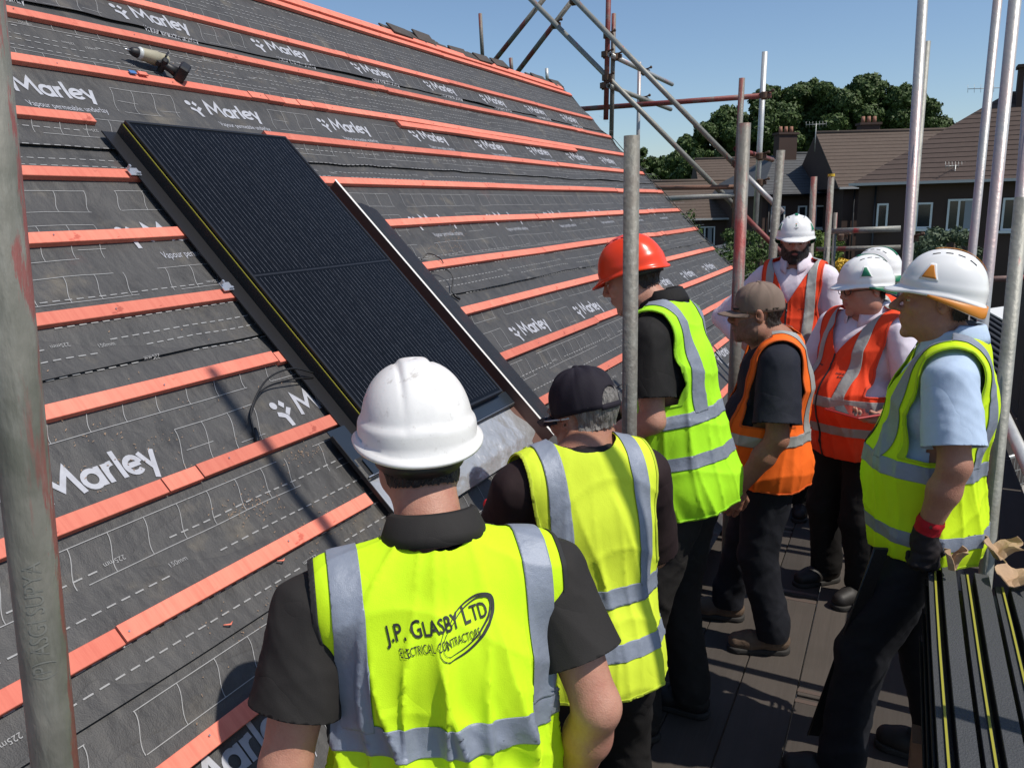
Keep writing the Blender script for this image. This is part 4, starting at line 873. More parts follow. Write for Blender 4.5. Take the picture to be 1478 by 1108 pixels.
def surfnet(field, lo, hi, h, proj=1):
    lo = np.array(lo, float); hi = np.array(hi, float); nb = np.ceil((hi-lo)/(4*h)).astype(int)+1; n = nb*4
    ii = [lo[a]+(np.arange(nb[a])*4+1.5)*h for a in range(3)]
    G = np.stack(np.meshgrid(*ii, indexing='ij'), -1).reshape(-1, 3).astype(np.float32); fc = field(G).reshape(nb)
    act = np.abs(fc) < 4.8*h+.010
    Fd = np.repeat(np.repeat(np.repeat(fc, 4, 0), 4, 1), 4, 2).astype(np.float32); M = np.repeat(np.repeat(np.repeat(act, 4, 0), 4, 1), 4, 2)
    idx = np.argwhere(M); P = (lo+idx*h).astype(np.float32); Fd[M] = field(P)
    S = Fd < 0; nx, ny, nz = n
    acc = np.zeros((nx*ny*nz, 4)); fid = np.arange(nx*ny*nz).reshape(nx, ny, nz)
    quads = []
    for ax in range(3):
        o = [(slice(0, -1) if a == ax else slice(None)) for a in range(3)]; q = [(slice(1, None) if a == ax else slice(None)) for a in range(3)]
        C = S[tuple(o)] != S[tuple(q)]; e = np.argwhere(C)
        b1, b2 = [(1, 2), (2, 0), (0, 1)][ax]
        e = e[(e[:, b1] > 0) & (e[:, b2] > 0)]
        f0 = Fd[e[:, 0], e[:, 1], e[:, 2]]; e1 = e.copy(); e1[:, ax] += 1; f1 = Fd[e1[:, 0], e1[:, 1], e1[:, 2]]
        t = f0/(f0-f1); pos = e.astype(float); pos[:, ax] += t
        cells = []
        for d1, d2 in ((1, 1), (0, 1), (0, 0), (1, 0)):
            c = e.copy(); c[:, b1] -= d1; c[:, b2] -= d2; k = fid[c[:, 0], c[:, 1], c[:, 2]]; cells.append(k)
            for a in range(3): acc[:, a] += np.bincount(k, pos[:, a], minlength=len(acc))
            acc[:, 3] += np.bincount(k, minlength=len(acc))
        Q = np.stack(cells, 1); fl = f0 > 0; Q[fl] = Q[fl][:, ::-1]; quads.append(Q)
    Q = np.concatenate(quads); u, inv = np.unique(Q, return_inverse=True); V = acc[u, :3]/acc[u, 3:4]*h+lo; Q = inv.reshape(Q.shape)
    for _ in range(proj):
        f = field(V.astype(np.float32)); e_ = np.float32(.002); V3 = V.astype(np.float32); g = np.stack([(field(V3+e_*np.eye(3, dtype=np.float32)[a])-f)/e_ for a in range(3)], 1); gg = np.maximum((g*g).sum(1), .15); V = V-np.clip(f/gg, -h, h)[:, None]*g
    return V, Q
def grad(field, V, e=.0025):
    V = V.astype(np.float32); g = np.stack([(field(V+np.float32(e)*np.eye(3, dtype=np.float32)[a])-field(V-np.float32(e)*np.eye(3, dtype=np.float32)[a]))/(2*e) for a in range(3)], 1); return g
def tri(Q): return np.concatenate([Q[:, [0, 1, 2]], Q[:, [0, 2, 3]]])
def clip(V, F, s):
    """keep the part of the triangle mesh where s > 0"""
    V = np.asarray(V, float); pos = s > 0; c = pos[F].sum(1); keep = F[c == 3]; out = [keep]; NV = [V]; base = len(V)
    for want in (1, 2):
        T = F[c == want]
        if len(T) == 0: continue
        P = pos[T]; odd = np.argmax(P if want == 1 else ~P, 1); r = np.arange(len(T)); a = T[r, odd]; b = T[r, (odd+1) % 3]; d = T[r, (odd+2) % 3]
        tb = (s[a]/(s[a]-s[b]))[:, None]; td = (s[a]/(s[a]-s[d]))[:, None]
        B = V[a]+(V[b]-V[a])*tb; D_ = V[a]+(V[d]-V[a])*td; ib = base+np.arange(len(T)); id_ = ib+len(T); NV += [B, D_]; base += 2*len(T)
        if want == 1: out.append(np.stack([a, ib, id_], 1))
        else: out.append(np.stack([ib, b, d], 1)); out.append(np.stack([ib, d, id_], 1))
    V = np.concatenate(NV); F = np.concatenate(out)
    # weld
    key = np.round(V[:, :3]*20000).astype(np.int64); _, first, inv = np.unique(key, axis=0, return_index=True, return_inverse=True); inv = inv.ravel(); F = inv[F]; V = V[first]
    ok = (F[:, 0] != F[:, 1]) & (F[:, 1] != F[:, 2]) & (F[:, 0] != F[:, 2]); F = F[ok]
    u, inv = np.unique(F, return_inverse=True); return V[u], inv.reshape(F.shape)
def rotm(rx=0, ry=0, rz=0):
    return np.array((Matrix.Rotation(math.radians(rz), 3, 'Z')@Matrix.Rotation(math.radians(ry), 3, 'Y')@Matrix.Rotation(math.radians(rx), 3, 'X')))
class Fr:           # a frame: local -> person coordinates
    def __init__(s, o, R): s.o = np.array(o, float); s.R = R
    def p(s, v): return s.o+s.R@np.array(v, float)
    def inv(s, P): return (P-s.o)@s.R
def hand_prims(w, d, n, side, curl=.5, sc=1., grip=False, thumb=.6):
    """w wrist, d finger direction, n palm normal, side=+1 when thumb lies along cross(d,n)"""
    d = nrm(d); n = nrm(n-np.dot(n, d)*d); a = nrm(np.cross(d, n))*side; w = np.array(w, float)
    L = lambda x, y, z: w+sc*(d*x+a*y+n*z)
    pr = [('c', L(.0, .0, 0), L(.05, .012, 0), .023*sc, .022*sc), ('c', L(.03, .022, .0), L(.085, .028, 0), .015*sc, .0135*sc), ('c', L(.03, -.012, .0), L(.08, -.026, 0), .016*sc, .012*sc), ('c', L(.04, .004, 0), L(.088, .002, 0), .015*sc, .0135*sc)]
    fg = []
    for k, (y, l, r) in enumerate(((.030, .068, .0088), (.010, .077, .009), (-.010, .071, .0086), (-.029, .056, .0076))):
        p = L(.086-(.006 if k == 3 else 0), y, 0); th = curl*(.7+.12*k)
        for j, q in enumerate((.45, .32, .25)):
            dd = d*math.cos(th)+n*math.sin(th); e = p+dd*l*q*sc; fg.append(('c', p, e, r*sc*(1-.08*j), r*sc*(1-.08*(j+1)))); p = e; th += curl*(1.0 if j == 0 else .8)
    p = L(.022, .026, .006); dd = nrm(d*.65+a*.62+n*.30*thumb*2); e = p+dd*.042*sc; fg.append(('c', p, e, .0125*sc, .0105*sc)); dd2 = nrm(d*.95+a*.05+n*.5*thumb); e2 = e+dd2*.032*sc; fg.append(('c', e, e2, .0105*sc, .009*sc)); fg.append(('c', e2, e2+nrm(dd2+n*.3*thumb)*.022*sc, .009*sc, .0075*sc))
    return pr, fg
def head_fields(H, beard=0, nose=1., chin=1., wide=1., fat=0.):
    """list of primitives in head frame H (face towards +y)"""
    E = lambda c, r, R=None: ('e', H.p(c), r, H.R if R is None else H.R@R)
    K = lambda a, b, ra, rb: ('c', H.p(a), H.p(b), ra, rb)
    big = [E((0, -.012, .035), (.076*wide, .097, .088)), E((0, .018, -.02), (.064*wide+fat, .078, .085)), E((0, .035, -.075), (.050*wide+fat, .052, .045)), K((-.035-fat, .0, -.07), (.035+fat, .0, -.07), .040+fat, .040+fat), E((0, -.02, -.12), (.050+fat, .055, .06))]
    mid = [K((-.032, .086, .028), (.032, .086, .028), .0115, .0115), E((-.040, .066, -.020), (.022, .02, .018)), E((.040, .066, -.020), (.022, .02, .018)), E((0, .084, -.060), (.026, .017, .022)), E((0, .080*chin, -.104), (.021, .017, .017))]
    nos = [K((0, .094, .018), (0, .113*nose, -.022), .0075, .0115), E((-.010, .104, -.030), (.009, .011, .008)), E((.010, .104, -.030), (.009, .011, .008)), K((0, .1, -.03), (0, .1145*nose, -.026), .009, .009)]
    lip = [K((-.018, .093, -.0555), (.018, .093, -.0555), .0048, .0048), K((-.006, .0985, -.0550), (.006, .0985, -.0550), .0058, .0058), K((-.015, .093, -.0650), (.015, .093, -.0650), .0062, .0062)]
    eyes = [(sx*.032, .0835, .003) for sx in (-1, 1)]
    ears = []
    for sx in (-1, 1):
        ears += [('e', H.p((sx*(.079*wide+fat*.7), -.008, .0)), (.0075, .018, .031), H.R@rotm(-12, 0, -sx*18))]
    def f(p):
        b = union(p, big, .03); b = smin(b, union(p, mid, .012), .018)
        for e in eyes: b = smax(b, -ell(p, H.p(e)+H.R@np.array([0, .016, 0]), (.0185, .013, .0125), H.R), .010)
        b = smax(b, -cap(p, H.p((-.020, .107, -.0605)), H.p((.020, .107, -.0605)), .0035, .0035), .004)
        b = smin(b, union(p, nos, .007), .010); b = smin(b, union(p, lip, .004), .005)
        er = union(p, ears, .004)
        for sx in (-1, 1): er = smax(er, -ell(p, H.p((sx*(.089*wide+fat*.7), -.002, .002)), (.009, .010, .019), H.R@rotm(-12, 0, -sx*18)), .004)
        return smin(b, er, .006)
    return f, eyes
def folds(p, seed, A, sc=1., vert=1.):
    g = np.random.default_rng(seed); x, y, z = p[:, 0], p[:, 1], p[:, 2]; o = 0
    for k in range(5):
        a = g.uniform(0, 6.28); kx = math.cos(a)*26*sc; ky = math.sin(a)*26*sc; kz = g.uniform(-14, 14)/vert*sc; ph = g.uniform(0, 6.28)
        u = kx*x+ky*y+kz*z+ph+1.3*np.sin(z*9*sc+k*2+x*5); o = o+(1-np.abs(np.sin(u*.5)))**2
    return A*(o/5-.35)
STRIPN = 0
def make_person(name, pos, face, P):
    """P: pose dictionary in person coordinates (x right, y forward, z up)"""
    fx, fy = nrm([face[0], face[1]]); rz = math.atan2(fy, fx)-math.pi/2
    root = empty('person', (pos[0], pos[1], pos[2] if len(pos) > 2 else 0), rz, label=P['label'], cat='person')
    h = P.get('h', .006); ph = P.get('hip', (0, 0, .93)); T = Fr(ph, rotm(*P.get('torso', (0, 0, 0)))); g = P.get('girth', 0.); sw = P.get('sw', .185); tl = P.get('tl', 1.)
    hd = P['head']; H = Fr(T.p((hd[0], hd[1], hd[2]*tl)) if not P.get('headabs') else hd, rotm(*P.get('headrot', (0, 0, 0)))) 
    nb = T.p((0, -.012, .475*tl)); 
    tp = [('e', T.p((0, 0, 0)), (.165+g*.6, .12+g*.6, .13), T.R), ('e', T.p((0, .012+g*.5, .15)), (.145+g, .108+g, .17), T.R), ('e', T.p((0, -.002, .32*tl)), (.165+g*.5, .118+g*.4, .18), T.R),
          ('c', T.p((-sw+.055, -.005, .435*tl)), T.p((sw-.055, -.005, .435*tl)), .066, .066), ('c', T.p((0, -.022, .49*tl)), T.p((-sw+.06, -.018, .445*tl)), .052, .052), ('c', T.p((0, -.022, .49*tl)), T.p((sw-.06, -.018, .445*tl)), .052, .052)]
    sh = {s: T.p((s*sw, -.005, .425*tl)) for s in (-1, 1)}
    if 'shift' in P:
        for s in P['shift']: sh[s] = sh[s]+np.array(P['shift'][s])
    arm = {}; bulk = P.get('bulk', 1.)
    for s, key in ((-1, 'L'), (1, 'R')):
        e, w = P['arm'+key]; arm[s] = (sh[s], np.array(e, float), np.array(w, float))
    leg = {}
    for s, key in ((-1, 'L'), (1, 'R')):
        hj = T.p((s*.09, 0, -.04)); k, a, toe = P['leg'+key]; leg[s] = (hj, np.array(k, float), np.array(a, float), np.array(toe, float))
    limbs = []
    for s in (-1, 1):
        a, e, w = arm[s]; limbs += [('c', a, e, .054*bulk, .041*bulk), ('c', e, e+(w-e)*.35, .041*bulk, .043*bulk), ('c', e+(w-e)*.35, w, .043*bulk, .027*bulk)]
        hj, k, an, toe = leg[s]; limbs += [('c', hj, k, .088*bulk, .056*bulk), ('c', k, an, .056*bulk, .037), ('c', an+np.array([0, 0, -.03]), an+(toe-an)*np.array([.5, .5, 0])+[0, 0, -.055], .030, .022)]
    neck = [('c', nb, H.p((0, -.025, -.06)), .062*P.get('neckw', 1), .056*P.get('neckw', 1))]
    hf, eyes = head_fields(H, nose=P.get('nose', 1), chin=P.get('chin', 1), wide=P.get('wide', 1), fat=P.get('fat', 0))
    hands = {s: hand_prims(arm[s][2], *P['hand'+('L' if s < 0 else 'R')], sc=P.get('hsc', 1.05)) for s in (-1, 1)}
    def body(p):
        f = smin(union(p, tp, .05), union(p, limbs, .02), .03); f = smin(f, union(p, neck, .02), .03); f = smin(f, hf(p), .018)
        for s in (-1, 1):
            pr, fg = hands[s]; f = smin(f, smin(union(p, pr, .012), union(p, fg, .003), .006), .012)
        return f
    allp = np.array([H.p((0, 0, .16))]+[H.p((a, b, 0)) for a in (-.13, .13) for b in (-.15, .15)]+[x for s in (-1, 1) for x in list(arm[s])+list(leg[s])]+[arm[s][2]+nrm(P['hand'+('L' if s < 0 else 'R')][0])*.22 for s in (-1, 1)]+[T.p((a, b, c)) for a in (-.26, .26) for b in (-.19-g, .19+g) for c in (-.15, .5)])
    lo = allp.min(0)-.07; hi = allp.max(0)+.07
    V, Q = surfnet(body, lo, hi, h)
    link('body', npmesh('body', V, Q), root, MATS[P.get('skin', 'skin')])
    # ---- eyes
    for e in eyes:
        bm = bmesh.new(); bmesh.ops.create_uvsphere(bm, u_segments=14, v_segments=10, radius=.0116); o = link('eye', bmmesh('eye', bm, True), root, MATS['eye_white']); c = H.p((e[0], e[1]-.004, e[2])); o.location = [float(x) for x in c]
        bm = bmesh.new(); bmesh.ops.create_uvsphere(bm, u_segments=10, v_segments=6, radius=.0062); i_ = link('iris', bmmesh('iris', bm, True), o, MATS['iris']); i_.location = [float(x) for x in H.R@np.array([0, .0072, -.001])]
        for nm_, sg in (('eyelid', 1), ('eyelid', -1)):
            lv = []; 
            for j in range(9):
                for k in range(15):
                    az_ = math.pi*k/14; el_ = math.radians((4 if sg > 0 else -18)*1.0)+sg*(math.radians(86)*j/8); lv.append(c+H.R@(.0127*np.array([math.cos(az_)*math.cos(el_), math.sin(az_)*math.cos(el_), math.sin(el_)])))
            link(nm_, npmesh(nm_, np.array(lv), np.array([(j*15+k, j*15+k+1, (j+1)*15+k+1, (j+1)*15+k) for j in range(8) for k in range(14)])), root, MATS[P.get('skin', 'skin')])
    # ---- hair, brows, beard: shells over the head
    hv = P.get('hair')
    def shell(nm, off, box_, keep, mt, hh=.004, rough=0., seed=3):
        def f(p):
            d = smin(hf(p), union(p, neck, .02), .018)-off; q = H.inv(p)
            if rough: d = d-rough*(np.sin(q[:, 0]*310+seed)*np.sin(q[:, 1]*290)+.7*np.sin(q[:, 2]*180+q[:, 0]*260))
            return d
        c0 = [H.p((x, y, z)) for x in box_[0] for y in box_[1] for z in box_[2]]; c0 = np.array(c0)
        V, Q = surfnet(f, c0.min(0)-.01, c0.max(0)+.01, hh, 1); F = tri(Q); q = H.inv(V); V, F = clip(V, F, keep(q)); 
        if len(F): link(nm, npmesh(nm, V, F), root, MATS[mt])
    if hv:
        hl = P.get('hairlow', -.045)
        jag = lambda q: .0018*np.sin(q[:, 0]*620)+.002*np.sin(q[:, 0]*1250+q[:, 1]*700)+.0015*np.sin(q[:, 1]*820)
        def keep(q):
            htop = np.where((np.abs(q[:, 0]) < .045) & (q[:, 1] < 0), P.get('hairtopb', .06), P.get('hairtop', .06))-q[:, 2]
            back = q[:, 2]-(hl+.0+np.clip((q[:, 1]+.045)/.05, 0, 1)*(.075-hl))+.0*q[:, 0]; top = q[:, 2]-(.055+0*q[:, 1]); sb = np.minimum(np.minimum(q[:, 2]+.012, .018-q[:, 1]), np.abs(q[:, 0])-.05)
            near_ear = np.hypot(q[:, 1]+.006, q[:, 2])-.036
            return np.minimum.reduce([np.maximum(back, sb)+jag(q), np.where(np.abs(q[:, 0]) > .055, near_ear, .1), htop])
        shell('hair', .0065, ((-.1, .1), (-.13, .09), (-.09, .14)), keep, hv, .004, .0012)
    # eyebrows
    shell('eyebrow', .0022, ((-.06, .06), (.06, .11), (.01, .05)), lambda q: np.minimum(np.minimum(.0042-np.abs(q[:, 2]-.029-.0*np.abs(q[:, 0])), np.abs(q[:, 0])-.012), .052-np.abs(q[:, 0])), P.get('brow', 'hair_dark'), .004)
    shell('lips', .0006, ((-.03, .03), (.07, .115), (-.08, -.04)), lambda q: np.minimum(.0082-np.abs(q[:, 2]+.060), .024-np.abs(q[:, 0])-np.abs(q[:, 2]+.06)*.8), 'lips', .003)
    if P.get('beard'):
        bd = P['beard']
        def keepb(q):
            low = -.046+.012*np.clip(1-np.abs(q[:, 0])/.03, 0, 1)-q[:, 2]-np.clip((np.abs(q[:, 0])-.045)/.03, 0, 1)*-.035; lipc = np.hypot(q[:, 0]/2.3, q[:, 2]+.060)-.0085; neckc = q[:, 2]+.135; back = q[:, 1]-(-.0); jag = .0015*np.sin(q[:, 0]*700)*np.sin(q[:, 2]*600)
            return np.minimum.reduce([low+jag, lipc, neckc+jag, back])
        shell('beard', bd[0], ((-.09, .09), (0, .13), (-.15, .01)), keepb, bd[1], .004, .0010)
    # ---- trousers
    tro = P.get('trousers', 'cloth_black')
    lp = [('e', T.p((0, -.005, -.02)), (.172+g*.6, .13+g*.6, .13), T.R)]
    for s in (-1, 1):
        hj, k, an, toe = leg[s]; lp += [('c', hj, k, .104*bulk, .082), ('c', k, an+np.array([0, 0, .02]), .080, .074), ('c', an+np.array([0, 0, .05]), an+np.array([0, 0, -.03]), .066, .070)]
    def trf(p): return union(p, lp, .025)-.006-folds(p, P.get('seed', 1)+50, .020, 1.2, .8)-folds(p, P.get('seed', 1)+51, .009, 2.4, .5)
    c = np.array([leg[s][2] for s in (-1, 1)]+[leg[s][1] for s in (-1, 1)]+[T.p((a, b, .1)) for a in (-.25, .25) for b in (-.2, .2)]+[T.p((0, 0, -.2))])
    V, Q = surfnet(trf, c.min(0)-.14, c.max(0)+.14, .010, 1); F = tri(Q); V, F = clip(V, F, V[:, 2]-.075); tq = T.inv(V); V, F = clip(V, F, .07-tq[:, 2]); link('trousers', npmesh('trousers', V, F), root, MATS[tro])
    # ---- boots
    for s in (-1, 1):
        hj, k, an, toe = leg[s]; fd = toe-an; fd[2] = 0; fd = nrm(fd); a0 = np.array([an[0], an[1], 0.]); side = np.array([-fd[1], fd[0], 0])
        bp = [('c', a0-fd*.035+[0, 0, .055], a0+fd*.10+[0, 0, .045], .045, .042), ('c', a0+fd*.10+[0, 0, .045], a0+fd*.155+[0, 0, .043], .046, .040), ('c', a0+[0, 0, .06], a0-fd*.01+[0, 0, .15], .047, .050)]
        def bf(p):
            d = union(p, bp, .03); q = p-a0; t = q@fd; d = d-.0022*np.sin(t*220)*(np.abs(q@side) < .02)*(t > .02)*(t < .11); return smax(d, .018-p[:, 2], .006)
        V, Q = surfnet(bf, a0-.24*np.array([1, 1, 0])-[0, 0, .01], a0+.26*np.array([1, 1, 0])+[0, 0, .23], .008, 1); b = link('boot', npmesh('boot', V, Q), root, MATS[P.get('boots', 'boot_black')])
        def sf(p):
            q = p-a0; t = q@fd; u = q@side; wv = .043+.007*np.clip((t-.02)/.08, 0, 1)-.004; d = np.hypot(np.maximum(0, np.abs(t-.055)-.095), 0)*0; d2 = cap(np.stack([t, u, 0*u], 1).astype(np.float32), (-.035, 0, 0), (.150, 0, 0), .046, .050); return smax(d2, np.abs(p[:, 2]-.013)-.013, .004)
        V, Q = surfnet(sf, a0-.24*np.array([1, 1, 0])-[0, 0, .02], a0+.26*np.array([1, 1, 0])+[0, 0, .05], .007, 1); link('sole', npmesh('sole', V, Q), b, MATS['sole'])
        for kx in range(4):
            zz = .085+.012*kx; cc = a0+fd*(.085-.022*kx); link('lace', tubemesh('lace', [cc+side*-.022+[0, 0, zz-.004], cc+[0, 0, zz+.006], cc+side*.022+[0, 0, zz-.004]], .0022, 5), b, MATS['cloth_charcoal'])
    # ---- shirt
    shm = P.get('shirt', 'cloth_black'); sl = P.get('sleeve', .62); slw = P.get('slw', 1.)
    sp = list(tp)
    cuffs = []
    for s in (-1, 1):
        a, e, w = arm[s]; 
        if sl <= 1: q = a+(e-a)*(sl+.2); sp.append(('c', a, q, .064*bulk, .070*bulk*slw)); cuffs.append((a+(e-a)*sl, nrm(e-a), s))
        else: sp += [('c', a, e, .062*bulk, .056*bulk), ('c', e, e+(w-e)*(sl-1+.1), .054*bulk, .040*bulk)]; cuffs.append((e+(w-e)*(sl-1), nrm(w-e), s))
    def shf(p): return union(p, sp, .03)-.010-folds(p, P.get('seed', 1), .016, 1.3, .8)-folds(p, P.get('seed', 1)+31, .006, 2.6, .6)
    c = np.array([arm[s][i] for s in (-1, 1) for i in (0, 1, 2)]+[T.p((a, b, z)) for a in (-.25, .25) for b in (-.2-g, .2+g) for z in (-.12, .52)])
    V, Q = surfnet(shf, c.min(0)-.09, c.max(0)+.09, P.get('hs', .008), 1); F = tri(Q)
    for q, d, s in cuffs:
        sd = (q-V)@d; other = np.linalg.norm(V-q, axis=1) > .19 if sl <= 1 else (np.linalg.norm(V-q, axis=1) > .16); tmp = np.where(other, 1., sd); 
        if sl <= 1:      # everything beyond the cuff plane near the arm axis goes
            a, e, w = arm[s]; ax = np.linalg.norm(np.cross(V-a, nrm(e-a)), axis=1); tmp = np.where((ax < .125) & ((V-a)@nrm(e-a) > 0), sd, 1.)
            tmp = np.where((T.inv(V)[:, 0]*s < sw*.62) & ((V-a)@nrm(e-a) > .3), 1., tmp)
        V, F = clip(V, F, tmp)
    tq = T.inv(V); V, F = clip(V, F, tq[:, 2]+.09); tq = T.inv(V); V, F = clip(V, F, np.maximum(np.hypot(tq[:, 0], tq[:, 1]+.01)-.070, .50*tl-tq[:, 2]-.012))
    o = link('shirt', npmesh('shirt', V, F), root, MATS[shm]); md = o.modifiers.new('t', 'SOLIDIFY'); md.thickness = .003; md.offset = 1
    # collar
    cm = P.get('collar')
    if cm:
        NV = []; m = 40; ch = P.get('collarh', .042); opn = P.get('collaropen', .35)
        for i in range(m+1):
            th = math.pi/2+opn+(2*math.pi-2*opn)*i/m; c_, s_ = math.cos(th), math.sin(th); fr = max(0, s_)
            for j, (r, z) in enumerate(((.072, .0), (.069, ch*.7), (.070, ch), (.076, ch*.9), (.088, ch*.15-(.02*fr)), (.092, -.012-.035*fr**2*(1 if P.get('collartip') else .4)))):
                NV.append(T.p((r*c_*P.get('neckw', 1), -.016+r*s_*1.02+.018*fr, .472*tl+P.get('colz', .045)+z-.030*fr+.012*(1-fr)*(s_ < 0))))
        NF = [(i*6+j, (i+1)*6+j, (i+1)*6+j+1, i*6+j+1) for i in range(m) for j in range(5)]
        o = link('collar', npmesh('collar', np.array(NV), np.array(NF)), root, MATS[cm]); md = o.modifiers.new('t', 'SOLIDIFY'); md.thickness = .003
    # ---- hi-vis vest, worked in torso coordinates
    vm = P['vest']; vg = g+P.get('loose', 0)
    vp_ = [('e', (0, 0, -.04), (.172+vg*.7, .128+vg*.8, .20)), ('e', (0, .012+g*.5, .15), (.155+vg, .118+vg, .19)), ('e', (0, -.002, .32*tl), (.176+g*.5, .126+g*.4, .18)), ('c', (-sw+.045, -.005, .435*tl), (sw-.045, -.005, .435*tl), .068, .068), ('c', (0, -.022, .485*tl), (-sw+.06, -.018, .445*tl), .053, .053), ('c', (0, -.022, .485*tl), (sw-.06, -.018, .445*tl), .053, .053)]
    vs = P.get('seed', 1)+9; fa_ = P.get('fold', .014)
    def vf(p):
        x, y, z = p[:, 0], p[:, 1], p[:, 2]; th = np.arctan2(y, x)
        amp = np.clip((.50-z)/.25, .15, 1); cl = (1-np.abs(np.sin(th*4.5+vs+np.sin(z*6+vs)*1.0+z*3)))**2.2*.010+(1-np.abs(np.sin(th*7+vs*2+np.sin(z*9+vs)*.7)))**3*.006
        band = (1-np.abs(np.sin(z*17+np.sin(x*9+vs)*1.3+y*4)))**3*.004
        return union(p, vp_, .06)-.021-amp*(folds(p, vs, fa_, .9, 1.6)+cl*fa_/.014*.9)-band
    zl = P.get('hem', -.12)
    V, Q = surfnet(vf, (-.36-g, -.32-g, zl-.05), (.36+g, .36+g*2, .60), P.get('hv', .007), 1); F = tri(Q)
    N = grad(vf, V); N /= np.linalg.norm(N, axis=1)[:, None]; A = np.concatenate([V, N], 1)
    arx = P.get('arx', sw-.004); az = P.get('armpit', .20)
    def edge(q):
        x, y, z = q[:, 0], q[:, 1], q[:, 2]; ap = arx+.0*z; round_ = az-z+.03; 
        inn = np.maximum(ap-np.abs(x)-.018*np.clip(1-np.abs(z-.33)/.13, 0, 1), round_); inn = np.where(z < az-.05, 1., inn)
        nk = np.maximum(np.hypot(x, y+.016)-P.get('nk', .096), .42*tl-z); hemv = z-zl-.006*np.sin(x*14+vs)-.004*np.sin(y*22)
        e = np.minimum.reduce([inn, nk, hemv])
        vn = P.get('vneck', .12)
        if vn: front = y > .0; e = np.minimum(e, np.where(front, np.abs(x)*(vn/.085)*1.0-(z-(.46-vn)*tl), 1.)*.6)
        if P.get('openfront'): of = P['openfront']; e = np.minimum(e, np.where(y > .02, np.maximum(-(x-of[0]), x-of[1])+.0*z, 1.))
        return e
    def emit(nm, sc_, off, mt, ind=0., thick=.002, **kw):
        a, f_ = clip(A, F, sc_(A[:, :3]))
        if len(f_) == 0: return None, None, None
        a, f_ = clip(a, f_, edge(a[:, :3])-ind)
        if len(f_) == 0: return None, None, None
        L = a[:, :3]+a[:, 3:6]/np.linalg.norm(a[:, 3:6], axis=1)[:, None]*off; W = T.o+L@T.R.T
        o = link(nm, npmesh(nm, W, f_), root if nm == 'vest' else vest_o[0], MATS[mt], **kw)
        if thick: md = o.modifiers.new('t', 'SOLIDIFY'); md.thickness = thick; md.offset = 1 if nm != 'vest' else -1
        return o, W, f_
    vest_o = [root]
    o, VW, VFc = emit('vest', lambda q: np.ones(len(q)), 0, vm, thick=.003); vest_o[0] = o
    tm = P.get('tape', 'tape'); bands = P.get('bands', [(.03, .08)]); bx = P.get('brace', (.095, .148))
    for b0, b1 in bands: emit('reflective_band', lambda q: np.minimum(q[:, 2]-b0-P.get('tilt', 0)*q[:, 0], b1-q[:, 2]+P.get('tilt', 0)*q[:, 0]), .0016, tm, thick=.0012)
    if P.get('braces', True):
        top = max(b1 for _, b1 in bands)
        for s in (-1, 1):
            def bs(q, s=s):
                sl_ = .10*np.clip(.33-q[:, 2], 0, .3); lo_, hi_ = bx[0]-sl_*.35, bx[1]-sl_*.35
                return np.minimum.reduce([s*q[:, 0]-lo_, hi_-s*q[:, 0], q[:, 2]-top+.01])
            emit('reflective_brace', bs, .0024, tm, thick=.0012)
    pip = P.get('piping')
    if pip:
        for sg in (-1, 1): emit('piping', lambda q, sg=sg: np.minimum.reduce([.010-edge(q), sg*q[:, 0]-.10, q[:, 2]+.08]), .0016, pip, thick=.0016)
    if not pip:
        az2 = az+.0
        for msk in (lambda q: np.minimum(-q[:, 0]-.11, q[:, 2]-az2+.05), lambda q: np.minimum(q[:, 0]-.11, q[:, 2]-az2+.05), lambda q: np.minimum(zl+.03-q[:, 2], -q[:, 1]+.05)):
            emit('edge_binding', lambda q, msk=msk: np.minimum(.008-edge(q), msk(q)), .0008, vm+'_edge', thick=.0015)
    if P.get('zip'): emit('zip', lambda q: np.minimum(.005-np.abs(q[:, 0]), q[:, 1]), .002, P['zip'], thick=.002)
    for (sx, z0, z1, wd) in P.get('pockets', []):
        emit('pocket', lambda q: np.minimum.reduce([wd-np.abs(q[:, 0]-sx), q[:, 2]-z0, z1-q[:, 2], q[:, 1]]), .0035, vm, thick=.002)
    return root, T, H, dict(arm=arm, hands=hands, VW=VW, VF=VFc, body=body, vest=vest_o[0])
